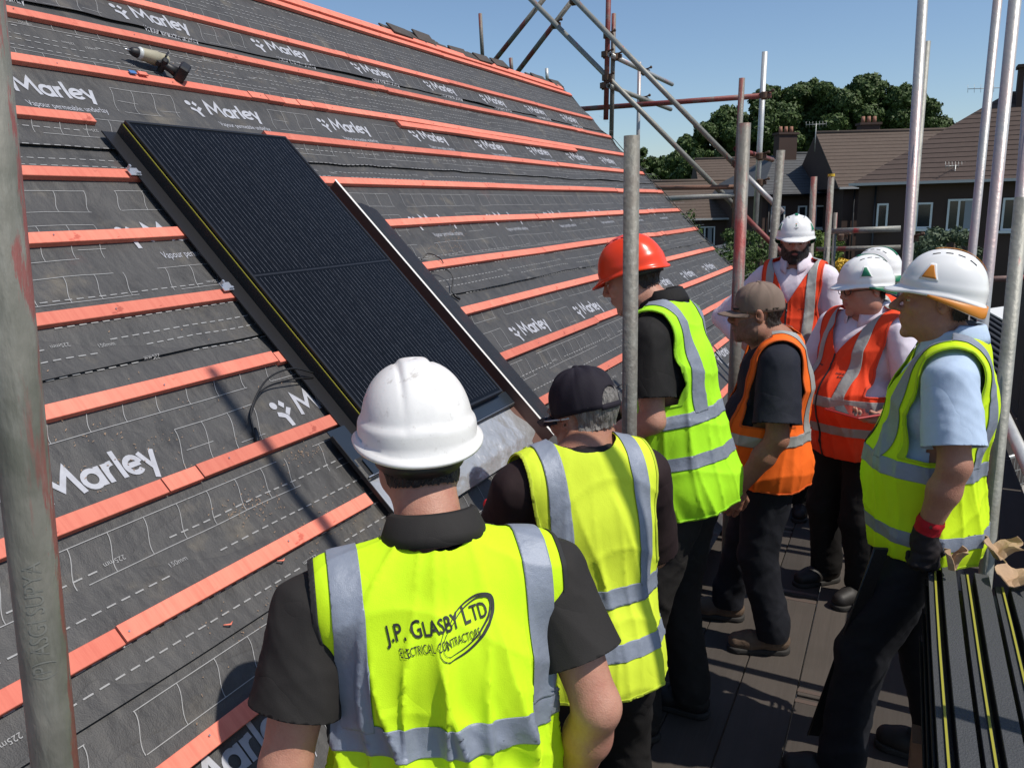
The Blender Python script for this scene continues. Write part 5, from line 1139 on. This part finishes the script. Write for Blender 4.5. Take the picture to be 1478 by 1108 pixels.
# ------------------------------------------------------------------ hats
def helmet(root, H, mt, label, tilt=(0, 0, 0), up=.038, sc=1., style='plain', band=None, logo=None, peak=.034, peer=None):
    """hard hat sitting on head frame H of person root; a thing of its own"""
    W = root.matrix_world if False else Matrix.Translation(root.location)@Matrix.Rotation(root.rotation_euler[2], 4, 'Z')
    R = H.R@rotm(*tilt); o = H.p((0, -.008, up)); L = Matrix([[*map(float, R[i]), float(o[i])] for i in range(3)]+[[0, 0, 0, 1]])
    hm = empty('hard_hat', label=label, cat='helmet', group='hard hats worn by the group'); hm.matrix_world = W@L@Matrix.Scale(sc, 4)
    a, b, hh = (.108, .127, .122) if style == 'evo' else (.107, .128, .134)
    nt_, nu = 120, 40; V = []
    def prof(u):     # u 0 top .. 1 wall foot
        ph = u*math.pi/2; return math.sin(ph)**(.90 if style == 'evo' else .82), math.cos(ph)**(1.0 if style == 'evo' else .92)
    def shellpt(th, u, off=0):
        r, z = prof(u); x, y = math.cos(th), math.sin(th); n = 2.25; k = (abs(x)**n+abs(y)**n)**(-1/n); X = a*r*x*k; Y = b*r*y*k; Z = hh*z
        rid = 0
        if style == 'plain': rid = .0042*(1/(1+math.exp((abs(X)-.028)/.0020)))*min(1, max(0, (.97-u)/.12))-.0022*math.exp(-((abs(X)-.034)/.003)**2)*(u < .9)
        if style == 'evo': rid = .0030*(1/(1+math.exp((abs(X)-.018)/.003)))*(1 if Y < .10 else .3)*min(1, max(0, (.95-u)/.15))+.0025*math.exp(-((abs(X)-.055-.12*max(0, -Y))/.010)**2)*min(1, max(0, (.85-u)/.2))
        lowb = .008*(1/(1+math.exp(-(u-.87)/.012))) if style == 'plain' else .003*(1/(1+math.exp(-(u-.88)/.02)))
        e = 1+(off+lowb)/.13; return X*e+0, Y*e, Z*(1+(rid)/.13)+off*z+rid*.4
    for j in range(nu+1):
        for i in range(nt_): V.append(shellpt(2*math.pi*i/nt_, (j/nu)**.9 if j else .0001))
    rings = [(1.0, -.006), (1.035, -.012), (1.09, -.016), (1.10, -.020), (1.09, -.024)]
    nr = len(rings)
    for (k, dz) in rings:
        for i in range(nt_):
            th = 2*math.pi*i/nt_; x, y, z = shellpt(th, 1.); fr = max(0, math.sin(th)); pk = 1/(1+math.exp(-(fr-.80)/.05)) if style != 'x' else fr; ex = (k-1)/.10
            bk = max(0, -math.sin(th))
            drop = -.010*bk**2-(.0 if style == 'plain' else .012*bk**1.5)
            sx = 1+(k-1)*(1.0 if style == 'plain' else .65); X = x*sx; Y = y*sx+pk*peak*max(0, ex)*1.0
            V.append((X, Y, dz+drop-.012*pk*max(0, ex)+.010*abs(math.cos(th))**3*(1 if style == 'plain' else .3)))
    F = []; tot = nu+1+nr
    for j in range(tot-1):
        for i in range(nt_): A_ = j*nt_+i; B_ = j*nt_+(i+1) % nt_; F.append((A_, A_+nt_, B_+nt_, B_))
    me = npmesh('shell', np.array(V), np.array(F)); s_ = link('shell', me, hm, MATS[mt]); md = s_.modifiers.new('t', 'SOLIDIFY'); md.thickness = .0028; md.offset = -1
    def patch(nm, th0, th1, u0, u1, off, m_, n=14, par=None, shape=None):
        PV_ = []; PF_ = []
        for j in range(n+1):
            for i in range(n+1):
                th = th0+(th1-th0)*i/n; u = u0+(u1-u0)*j/n
                if shape: th, u = shape(i/n, j/n)
                PV_.append(shellpt(th, u, off))
        for j in range(n):
            for i in range(n): A_ = j*(n+1)+i; PF_.append((A_, A_+n+1, A_+n+2, A_+1))
        o_ = link(nm, npmesh(nm, np.array(PV_), np.array(PF_)), hm, MATS[m_]); md = o_.modifiers.new('t', 'SOLIDIFY'); md.thickness = .0012; md.offset = 0
    # harness strap and rear knob
    ring = []
    for i in range(41):
        th = math.pi+.15+(math.pi-.3)*i/40; ring.append((.086*math.cos(th), -.008+.103*math.sin(th), -.030-.010*abs(math.sin(th))-(.012 if style == 'plain' else 0)))
    V2 = []; 
    for p in ring: V2 += [(p[0], p[1], p[2]-.012), (p[0]*1.03, p[1]*1.03, p[2]+.014)]
    st_ = link('headband', npmesh('headband', np.array(V2), np.array([(2*i, 2*i+2, 2*i+3, 2*i+1) for i in range(40)])), hm, MATS['dark_plastic']); md = st_.modifiers.new('t', 'SOLIDIFY'); md.thickness = .003
    if style == 'evo':
        vents = []
        for s in (-1, 1):
            for q in range(4):
                y = .055-.034*q; x = s*(.040+.004*q); th = math.atan2(y/b, x/a); rr = math.hypot(x/a, y/b); u = math.asin(min(1, rr**(1/.9)))/(math.pi/2)
                p0 = np.array(shellpt(th, u, .0008)); p1 = np.array(shellpt(math.atan2((y-.020)/b, (x+s*.002)/a), math.asin(min(1, math.hypot((x+s*.002)/a, (y-.02)/b)**(1/.9)))/(math.pi/2), .0008))
                link('vent', tubemesh('vent', [p0, (p0+p1)/2+[0, 0, .0005], p1], .0022, 6), hm, MATS['dark_plastic'])
        if logo:
            for s in (-1, 1):
                c = math.pi/2-s*1.12
                patch('side_logo', 0, 0, 0, 0, .0022, logo, 8, shape=lambda i, j, c=c, s=s: (c+(i-.5)*.36*(.25+.75*j)+.05*s*(1-j), .60+.23*j))
                patch('logo_rim', 0, 0, 0, 0, .0012, mt, 8, shape=lambda i, j, c=c, s=s: (c+(i-.5)*.46*(.35+.65*j)+.05*s*(1-j), .56+.30*j))
        if band:
            def xy2(x, y): rr = min(.999, (abs(x/a)**2.25+abs(y/b)**2.25)**(1/2.25)); return math.atan2(y/b, x/a), math.asin(rr**(1/.9))/(math.pi/2)
            patch('ridge_strip', 0, 0, 0, 0, .0036, band, 14, shape=lambda i, j: xy2((i-.5)*.016+.0001, .05-.155*j))
            PV_ = []; n = 50
            for i in range(n+1):
                th = math.pi*1.0-.35+(math.pi+.7)*i/n; bk = min(1, max(0, (.42-math.sin(th))/1.25)); x, y, z = shellpt(th, 1.)
                for k, zz in ((1.055, -.017-.018*bk**1.5), (1.06, -.020-.046*bk**1.2), (1.05, -.022-.048*bk**1.2)): PV_.append((x*k, y*k, zz))
            o_ = link('rear_band', npmesh('rear_band', np.array(PV_), np.array([(3*i+j, 3*i+3+j, 3*i+4+j, 3*i+1+j) for i in range(n) for j in range(2)])), hm, MATS[band]); md = o_.modifiers.new('t', 'SOLIDIFY'); md.thickness = .003
            PV_ = []
            for i in range(n+1):
                th = math.pi*1.0-.35+(math.pi+.7)*i/n; bk = min(1, max(0, (.42-math.sin(th))/1.25)); x, y, z = shellpt(th, 1.)
                for k, zz in ((1.066, -.019-.046*bk**1.2), (1.066, -.023-.050*bk**1.2)): PV_.append((x*k, y*k, zz))
            link('band_edge', npmesh('band_edge', np.array(PV_), np.array([(2*i, 2*i+2, 2*i+3, 2*i+1) for i in range(n)])), hm, MATS[mt])
    return hm, shellpt, patch
def ballcap(root, H, mt, label, tilt=(0, 0, 0), opening=False, up=.035):
    W = Matrix.Translation(root.location)@Matrix.Rotation(root.rotation_euler[2], 4, 'Z'); R = H.R@rotm(*tilt); o = H.p((0, -.010, up)); L = Matrix([[*map(float, R[i]), float(o[i])] for i in range(3)]+[[0, 0, 0, 1]])
    hm = empty('baseball_cap', label=label, cat='cap'); hm.matrix_world = W@L
    a, b, hh = .087, .106, .100; nt_, nu = 96, 26; V = []; S_ = []
    for j in range(nu+1):
        for i in range(nt_):
            th = 2*math.pi*i/nt_; u = max(.0001, j/nu); ph = u*math.pi/2; r = math.sin(ph)**.85; seam = -.0016*math.exp(-((((th/(math.pi/3)) % 1)-.5)/.035)**2)*(u > .05); wv = .0015*math.sin(5*th+3*u*4)+.001*math.sin(11*th+7*u)
            bk = max(0, -math.sin(th)); e = 1+(seam+wv)/.09; z = hh*math.cos(ph)**.9-(.024*u**6*(1-.0*bk))
            V.append((a*r*math.cos(th)*e, b*r*math.sin(th)*e, z*e)); S_.append((math.hypot(math.cos(th)*1.0/.42, ((z+.022)/.052)) if math.sin(th) < 0 else 9)-1)
    F = np.array([(j*nt_+i, (j+1)*nt_+i, (j+1)*nt_+(i+1) % nt_, j*nt_+(i+1) % nt_) for j in range(nu) for i in range(nt_)]); V = np.array(V)
    if opening: V, F = clip(V, tri(F), np.array(S_)*.05)
    c = link('crown', npmesh('crown', V, F), hm, MATS[mt]); md = c.modifiers.new('t', 'SOLIDIFY'); md.thickness = .0022
    PV_ = []; n = 26; m = 8
    for j in range(m+1):
        for i in range(n+1):
            th = math.radians(25+130*i/n); q = j/m; ext = .072*math.sin(math.radians(180*i/n))**.55*q; x = a*1.0*math.cos(th); y = b*1.0*math.sin(th)
            PV_.append((x*(1-.02*q), y+ext, -.020-.10*q*ext-9*x*x*(.22+.25*q)*.9+.004))
    PF_ = [(j*(n+1)+i, (j+1)*(n+1)+i, (j+1)*(n+1)+i+1, j*(n+1)+i+1) for j in range(m) for i in range(n)]
    p = link('peak', npmesh('peak', np.array(PV_), np.array(PF_)), hm, MATS[mt]); md = p.modifiers.new('t', 'SOLIDIFY'); md.thickness = .004; md.offset = 0
    bm = bmesh.new(); bmesh.ops.create_uvsphere(bm, u_segments=12, v_segments=8, radius=.009); bmesh.ops.scale(bm, vec=(1, 1, .55), verts=bm.verts); bt = link('button', bmmesh('button', bm, True), hm, MATS[mt]); bt.location = (0, 0, hh+.001)
    if opening:
        sv = []
        for i in range(17):
            th = math.radians(270-27+54*i/16); x, y = a*1.01*math.cos(th), b*1.01*math.sin(th); sv += [(x, y, -.030), (x, y, -.014)]
        s_ = link('strap', npmesh('strap', np.array(sv), np.array([(2*i, 2*i+2, 2*i+3, 2*i+1) for i in range(16)])), hm, MATS[mt]); md = s_.modifiers.new('t', 'SOLIDIFY'); md.thickness = .002
    return hm
def glove(info, s, root, mt, nm='glove', cuffm=None):
    pr, fg = info['hands'][s]; w = info['arm'][s][2]; e = info['arm'][s][1]; d = nrm(w-e); ex = [('c', w-d*.05, w+d*.02, .036, .032)]
    def f(p): return smin(smin(union(p, pr, .012), union(p, fg, .003), .006), union(p, ex, .01), .015)-.0035-.0012*np.sin(p[:, 0]*230)*np.sin(p[:, 2]*210)
    pts = np.array([x for q in pr+fg for x in q[1:3]]+[w-d*.1]); V, Q = surfnet(f, pts.min(0)-.03, pts.max(0)+.03, .0045, 1); F = tri(Q)
    if cuffm:
        k = (V-w)@d+.02; V1, F1 = clip(V, F, k); link(nm, npmesh(nm, V1, F1), root, MATS[mt]); V2, F2 = clip(V, F, np.minimum(-k, k+.045)); link(nm+'_cuff', npmesh(nm+'_cuff', V2, F2), root, MATS[cuffm])
    else:
        V, F = clip(V, F, (V-w)@d+.055); link(nm, npmesh(nm, V, F), root, MATS[mt])
def l2(root, Pw):    # world -> person coordinates
    M = (Matrix.Translation(root.location)@Matrix.Rotation(root.rotation_euler[2], 4, 'Z')).inverted(); return np.array((M@Vector([float(x) for x in Pw]))[:])
STAND = dict(legL=((-.10, .03, .50), (-.11, -.02, .10), (-.14, .16, .05)), legR=((.10, .03, .50), (.11, -.02, .10), (.14, .16, .05)))
# ------------------------------------------------------------------ the men
HANG = dict(handL=((0, .15, -1), (1, .1, 0), 1, .35), handR=((0, .15, -1), (-1, .1, 0), -1, .35))
# 1 nearest man, back to us
P1 = dict(label='nearest man seen from behind in a yellow vest with printed back over a charcoal polo', h=.006, hip=(0, -.15, .815), torso=(-12, 0, 0), head=(-.002, .09, .700), headrot=(-14, 0, -2), sw=.232, girth=.04, bulk=1.12, tl=1.08,
    armL=((-.31, -.12, 1.00), (-.34, .04, .77)), armR=((.290, -.17, 1.03), (.275, -.06, .77)), handL=((.0, .4, -.9), (1, 0, 0), 1, .6), handR=((-.1, .3, -.9), (-1, 0, 0), -1, .6),
    vest='hivis_yellow', shirt='cloth_charcoal', collar='cloth_charcoal', collarh=.044, sleeve=.62, slw=1.05, hair='hair_brown', hairlow=-.085, skin='skin', bands=[(.205, .262)], brace=(.150, .206), arx=.240, vneck=.12, hem=-.14, seed=3, hv=.006, hs=.007, neckw=1.12, tilt=-.03, piping='piping_dark', fold=.042, collarlow=1, nk=.092, colz=.062, trousers='cloth_black', wide=1.05, fat=.004, **STAND)
p1, T1, H1, I1 = make_person('p1', (-.815, 1.285), (-.66, .75), P1)
hm1, sp1, pt1 = helmet(p1, H1, 'helmet_white', 'scuffed plain white hard hat on the nearest man', up=.022, style='plain', sc=1.07, peak=.02, tilt=(13, 0, 0))
# 2 man in navy cap
P2 = dict(label='grey haired man in a navy cap and faded yellow vest, back turned', hip=(-.04, -.08, .83), torso=(-9, 0, 0), head=(.05, .06, .585), headrot=(-14, 0, 24), sw=.185, girth=.02, tl=1.06,
    armL=((-.25, .12, 1.0), (-.16, .36, 1.03)), armR=((.24, .08, .98), (.12, .30, .98)), handL=((.1, .9, .25), (.9, 0, .3), 1, .9), handR=((-.2, .9, .1), (-1, 0, 0), -1, .8),
    vest='hivis_old', shirt='cloth_maroon', collar='cloth_black', collarh=.02, colz=.02, sleeve=.9, hair='hair_grey', hairlow=-.035, brow='hair_grey', skin='skin_tan', bands=[(.145, .195), (.01, .055)], brace=(.092, .142), arx=.183, hem=-.09, seed=8, hairtopb=.09, hairtop=.03, hv=.007, trousers='cloth_black', neckw=1.05, **{**STAND, 'legL': ((-.1, .02, .46), (-.11, -.03, .1), (-.13, .15, .05)), 'legR': ((.1, .02, .46), (.11, -.03, .1), (.13, .15, .05))})
p2, T2, H2, I2 = make_person('p2', (-.72, 1.97), (-.72, .69), P2)
ballcap(p2, H2, 'cap_navy', 'faded navy baseball cap worn by the grey haired man', opening=True, tilt=(-4, 0, 0), up=.038)
glove(I2, -1, p2, 'glove_red')
gl = Fr(H2.p((0, .09, .0)), H2.R)
link('glasses_arm', tubemesh('glasses_arm', [H2.p((-.082, -.02, .008)), H2.p((-.080, .06, .006)), H2.p((-.06, .098, .004))], .0025, 6), p2, MATS['pale_plastic']); link('lens', tubemesh('lens', [H2.p((-.066, .098, .002)), H2.p((-.02, .112, .0))], [.013, .015], 10), p2, MATS['lens'])
# 3 orange helmet
P3 = dict(label='tall man in an orange helmet and lime yellow vest leaning over the roof edge', hip=(0, -.0, 1.06), torso=(-12, 0, 0), head=(0, .075, .61), headrot=(-20, 0, 3), sw=.18, girth=.01, tl=1.18,
    armL=((-.24, .06, 1.29), (-.20, .32, 1.15)), armR=((.23, .12, 1.30), (.16, .38, 1.18)), handL=((.1, 1, -.1), (.9, 0, -.3), 1, .7), handR=((-.1, 1, -.1), (-.9, 0, -.3), -1, .7),
    vest='hivis_lime', shirt='cloth_black', collar='cloth_black', sleeve=.72, slw=1.1, hair='hair_brown', hairlow=-.05, skin='skin', bands=[(.19, .235), (.045, .09)], brace=(.085, .135), hem=-.13, seed=5, trousers='cloth_charcoal', boots='boot_black', armpit=.24, vneck=.1, loose=.02, wide=.97, nose=1.03,
    legL=((-.12, .12, .53), (-.13, .13, .10), (-.15, .31, .05)), legR=((.10, .06, .53), (.10, .0, .10), (.10, .18, .05)))
p3, T3, H3, I3 = make_person('p3', (-.65, 2.80), (-1, .05), P3)
helmet(p3, H3, 'helmet_orange', 'glossy orange hard hat on the man leaning over the roof', up=.036, sc=.95, style='evo')
glove(I3, -1, p3, 'glove_black'); glove(I3, 1, p3, 'glove_black')
# 4 tan cap
P4 = dict(label='stocky man in a tan cap, navy t-shirt and orange vest standing in profile', hip=(0, -.02, .89), torso=(0, 0, 0), head=(0, .075, .60), headrot=(-3, 0, -3), sw=.19, girth=.05, bulk=1.1, tl=1.07,
    armL=((-.28, -.02, 1.05), (-.25, .12, .82)), armR=((.27, .0, 1.05), (.23, .14, .82)), handL=((.05, .30, -.95), (1, .1, 0), 1, .45), handR=((0, .3, -.9), (-1, .1, 0), -1, .4),
    vest='hivis_orange', shirt='cloth_navy', collar='cloth_navy', collarh=.012, colz=.015, sleeve=.80, slw=1.25, hair='hair_brown', hairlow=-.045, skin='skin_tan', bands=[(.10, .148)], brace=(.075, .12), hem=-.10, seed=6, tape='tape_light', openfront=(-.145, .145), vneck=0, trousers='denim_dark', boots='boot_brown', armpit=.16, fat=.010, wide=1.04, neckw=1.12, beard=(.0016, 'stubble'), hairtop=.03, hairtopb=.03,
    legL=((-.11, .02, .46), (-.12, -.06, .10), (-.13, .12, .05)), legR=((.12, .06, .46), (.16, .12, .10), (.18, .30, .05)))
p4, T4, H4, I4 = make_person('p4', (-.50, 3.60), (-.97, -.24), P4)
ballcap(p4, H4, 'cap_tan', 'tan baseball cap worn by the stocky man in the orange vest', up=.036, tilt=(-2, 0, 0))
# 5 bearded man facing us
P5 = dict(label='bearded man in a pale shirt and red vest facing the camera, hand on hip', h=.007, hip=(0, -.0, 1.05), torso=(0, 0, 0), head=(0, .03, .62), headrot=(-6, 0, 14), sw=.185, girth=.02, bulk=1.05, tl=1.15,
    armL=((-.27, -.02, 1.10), (-.25, .1, .86)), armR=((.46, -.05, 1.26), (.22, .12, 1.08)), handL=((0, .3, -.9), (1, 0, 0), 1, .4), handR=((-.6, .3, -.4), (-.3, -.9, 0), -1, .5),
    vest='hivis_red', shirt='cloth_white', collar='cloth_white', collartip=True, sleeve=1.75, hair=None, skin='skin', bands=[(.05, .10)], brace=(.10, .15), hem=-.12, seed=12, tape='tape_light', zip='dark_plastic', vneck=.16, beard=(.006, 'hair_dark'), trousers='cloth_black', pockets=[(.09, .17, .26, .035)], neckw=1.08, wide=1.02, **STAND)
p5, T5, H5, I5 = make_person('p5', (-.60, 5.30), (-.12, -.99), P5)
h5, s5, pp5 = helmet(p5, H5, 'helmet_white_clean', 'white hard hat with green side marks and front crest on the bearded man', up=.040, style='evo', band='band_green', logo='band_green', tilt=(4, 0, 0))
def crest(hm, sp, c1='band_green', c2='ink_dark'):
    for nm, th0, u0, w_, h_, m_ in (('crest', math.pi/2, .66, .05, .07, c1), ('crest_top', math.pi/2, .60, .09, .02, 'band_orange'), ('crest_line', math.pi/2, .745, .26, .012, c2), ('crest_line', math.pi/2, .775, .12, .012, c2)):
        Vp = [sp(th0+(i-.5)*w_, u0+(j-.5)*h_, .0015) for j in range(2) for i in range(2)]; me = bpy.data.meshes.new(nm); me.from_pydata(Vp, [], [(0, 1, 3, 2)]); link(nm, me, hm, MATS[m_])
crest(h5, s5)
# 7 man behind
P7 = dict(label='man mostly hidden behind the others, white helmet with green rear band, red vest', h=.008, hip=(0, 0, .89), torso=(0, 0, 0), head=(0, .03, .61), headrot=(-4, 0, 0), tl=1.13, armL=((-.27, -.02, 1.02), (-.24, .1, .80)), armR=((.27, -.02, 1.02), (.24, .1, .80)),
    vest='hivis_red', shirt='cloth_navy', collar='cloth_navy', sleeve=.8, hair='hair_brown', skin='skin_tan', bands=[(.05, .10), (.22, .26)], tape='tape_light', seed=14, **HANG, **{**STAND, 'legL': ((-.1, .02, .48), (-.11, -.03, .1), (-.13, .15, .05)), 'legR': ((.1, .02, .48), (.11, -.03, .1), (.13, .15, .05))})
p7, T7, H7, I7 = make_person('p7', (-.10, 5.02), (-.92, .35), P7)
helmet(p7, H7, 'helmet_white_clean', 'white hard hat with green rear band, half hidden behind another white helmet', up=.038, style='evo', band='band_green', logo='band_green')
# 6 man with glasses
P6 = dict(label='heavy set man in glasses, pale pink shirt and red vest, holding a tablet', h=.006, hip=(0, -.04, .89), torso=(2, 0, 0), head=(0, .03, .605), headrot=(-5, 0, -16), sw=.21, girth=.08, bulk=1.12, tl=1.14,
    armL=((-.36, -.06, 1.10), (-.33, .16, 1.04)), armR=((.30, .0, 1.06), (.28, .08, .82)), handL=((.1, 1., .0), (.1, -.1, 1), -1, .5), handR=((0, .2, -1), (-1, 0, 0), -1, .5),
    vest='hivis_red', shirt='cloth_white', collar='cloth_white', collartip=True, sleeve=.85, slw=1.2, hair='hair_dark', hairlow=-.05, skin='skin', bands=[(.135, .185), (-.0, .045)], brace=(.09, .14), hem=-.12, seed=16, tape='tape_light', zip='dark_plastic', vneck=.13, trousers='cloth_black', fat=.014, wide=1.06, neckw=1.15, armpit=.18,
    **{**STAND, 'legL': ((-.11, .02, .44), (-.12, -.03, .1), (-.14, .15, .05)), 'legR': ((.11, .02, .44), (.12, -.03, .1), (.14, .15, .05))})
p6, T6, H6, I6 = make_person('p6', (-.18, 4.23), (-.66, -.75), P6)
helmet(p6, H6, 'helmet_white_clean', 'white hard hat with green rear band on the man in glasses', up=.040, style='evo', band='band_green', logo='band_green', tilt=(3, 0, 0))
for s in (-1, 1):
    c = H6.p((s*.033, .108, .002)); pts = [c+H6.R@np.array([.024*math.cos(a), -.006*abs(math.cos(a))*(.5+.5*s*math.cos(a)), .016*math.sin(a)]) for a in np.linspace(0, 2*math.pi, 17)]
    link('glasses_rim', tubemesh('glasses_rim', pts, .0022, 6), p6, MATS['dark_plastic']); link('glasses_arm', tubemesh('glasses_arm', [H6.p((s*.057, .10, .006)), H6.p((s*.088, .01, .008))], .002, 6), p6, MATS['dark_plastic'])
link('glasses_bridge', tubemesh('glasses_bridge', [H6.p((-.010, .112, .004)), H6.p((.010, .112, .004))], .002, 6), p6, MATS['dark_plastic'])
wl_ = I6['arm'][-1][2]; M6 = Matrix.Translation(p6.location)@Matrix.Rotation(p6.rotation_euler[2], 4, 'Z'); tb = empty('tablet', (M6@Vector((float(wl_[0]+.03), float(wl_[1]+.14), float(wl_[2]+.035))))[:], p6.rotation_euler[2], label='thin dark tablet in a red edged case held by the man in glasses', cat='tablet')
boxobj('case', (0, 0, 0), (.20, .14, .009), mat('case_red', (.35, .03, .03), .5), tb, bev=.003); boxobj('screen', (0, 0, .0058), (.185, .125, .002), MATS['glass'], tb)
# 8 man on the right
P8 = dict(label='man on the right in profile, light blue shirt and yellow vest, one gloved hand lowered', h=.0055, hip=(0, -.04, .99), torso=(2, 0, 0), head=(0, .045, .615), headrot=(3, 0, 2), sw=.19, girth=.035, bulk=1.04, tl=1.13,
    armL=((-.27, -.09, 1.24), (-.24, -.03, 1.0)), armR=((.28, -.12, 1.2), (.25, -.14, .96)), handL=((-.08, -.05, -1), (1, .3, .0), 1, 1.05), handR=((0, 0, -1), (-1, 0, 0), -1, .6),
    vest='hivis_side', shirt='cloth_shirtblue', collar='cloth_shirtblue', collartip=True, sleeve=.78, slw=1.12, hair='hair_brown', hairlow=-.05, skin='skin_mid', bands=[(.165, .215), (-.045, .0)], brace=(.095, .145), hem=-.11, seed=21, hv=.006, vneck=.14, trousers='denim_dark', boots='boot_black', zip='dark_plastic', armpit=.20, nose=1.12, fat=.004,
    legL=((-.12, .12, .50), (-.14, .16, .10), (-.16, .33, .05)), legR=((.11, -.06, .50), (.13, -.14, .10), (.15, .03, .05)))
p8, T8, H8, I8 = make_person('p8', (.09, 2.84), (-1, .0), P8)
helmet(p8, H8, 'helmet_white_clean', 'largest white hard hat with orange triangle and orange rear band, on the right', up=.042, style='evo', band='band_orange', logo='band_orange', tilt=(6, 0, 0), peak=.036, sc=.96)
glove(I8, -1, p8, 'glove_black', cuffm='glove_red')
# ---- print on the nearest vest: cast onto the cloth
def cast_print(root, info, items, cx, cz, scale, name='printed_logo', mt='ink_dark', tilt=0., side=-1):
    bvh = BVHTree.FromPolygons([tuple(map(float, v)) for v in info['VW']], [tuple(map(int, f)) for f in info['VF']])
    for nm, (V, F) in items:
        c, s = math.cos(tilt), math.sin(tilt); out = []
        for v in V:
            x = (v[0]*c-v[1]*s)*scale; z = (v[0]*s+v[1]*c)*scale
            o = Vector((cx-side*x, side*1.0, cz+z)); hit, n, i, d = bvh.ray_cast(o, Vector((0, -side, 0)))
            if hit is None: hit = Vector((o[0], side*.2, o[2])); n = Vector((0, side, 0))
            if n.y*side < 0: n = -n
            out.append(tuple(hit+n*.0022))
        me = npmesh(nm, np.array(out), np.array(F), False); link(nm, me, info['vest'], MATS[mt])
def ringvf(a, b, w0, w1, ph, rot, cx, cy, t0=0, t1=6.283, n=70):
    V = []; F = []
    for i in range(n+1):
        t = t0+(t1-t0)*i/n; w_ = w0+(w1-w0)*(.5+.5*math.cos(t-ph)); 
        for sgn in (-1, 1):
            x = (a+sgn*w_)*math.cos(t); y = (b+sgn*w_)*math.sin(t); V.append((cx+x*math.cos(rot)-y*math.sin(rot), cy+x*math.sin(rot)+y*math.cos(rot), 0))
    for i in range(n): F += [(2*i, 2*i+2, 2*i+3), (2*i, 2*i+3, 2*i+1)]
    return np.array(V), np.array(F)
def smallcaps(parts, weight=0):
    x = 0; VV = []; FF = []; n = 0
    for body_, sz in parts:
        V, F = text_vf(body_, sz, 1, weight=weight); V = V.copy(); w_ = V[:, 0].max(); V[:, 0] += x; VV.append(V); FF.append(F+n); n += len(V); x += w_+sz*.08+(sz*.22 if body_.endswith(' ') else 0)
    return np.concatenate(VV), np.concatenate(FF), x
a_, b_, w_ = smallcaps([('J.P. ', .052), ('G', .052), ('LASBY ', .042), ('L', .052), ('TD', .042)], .0006)
a_[:, 0] -= w_/2; a_[:, 0] *= .235/w_
c_, d_ = text_vf('ELECTRICAL CONTRACTORS', .026, 1); c_ = c_.copy(); wc = c_[:, 0].max(); c_[:, 0] = (c_[:, 0]-wc/2)*.185/wc-.005; c_[:, 1] -= .032
ra = ringvf(.082, .037, .0006, .0036, -.6, .50, .060, -.006); rb = ringvf(.074, .029, .0005, .0024, -.3, .50, .062, -.004)
cast_print(p1, I1, [('printed_name', (a_, b_)), ('printed_subtitle', (c_, d_)), ('printed_swoosh', ra), ('printed_swoosh', rb)], -.022, 1.265, .79, side=-1, tilt=.15)

def scribble(n, wd, ht, seed):
    g = random.Random(seed); V = []; F = []; x = -wd/2
    while x < wd/2:
        w_ = g.uniform(.0025, .006); h_ = ht*g.uniform(.5, 1.); b = len(V); V += [(x, 0, 0), (x+w_, 0, 0), (x+w_, h_, 0), (x, h_, 0)]; F += [(b, b+1, b+2), (b, b+2, b+3)]; x += w_+.002
    return np.array(V), np.array(F)
for (r, inf, cx, cz, sd, wd) in ((p6, I6, -.085, .30, 1, .07), (p6, I6, -.085, .285, 2, .04), (p6, I6, .085, .32, 3, .05), (p5, I5, .085, .30, 4, .06), (p8, I8, -.10, .28, 5, .06), (p8, I8, -.10, .262, 6, .03), (p5, I5, -.09, .31, 7, .05)):
    hz = {id(p6): .89, id(p5): 1.05, id(p8): .99}[id(r)]
    cast_print(r, inf, [('printed_line', scribble(0, wd, .008, sd))], cx, hz+cz, 1., side=1)
cast_print(p8, I8, [('printed_mark', scribble(0, .03, .022, 9))], -.15, .99-.02, 1., side=-1)
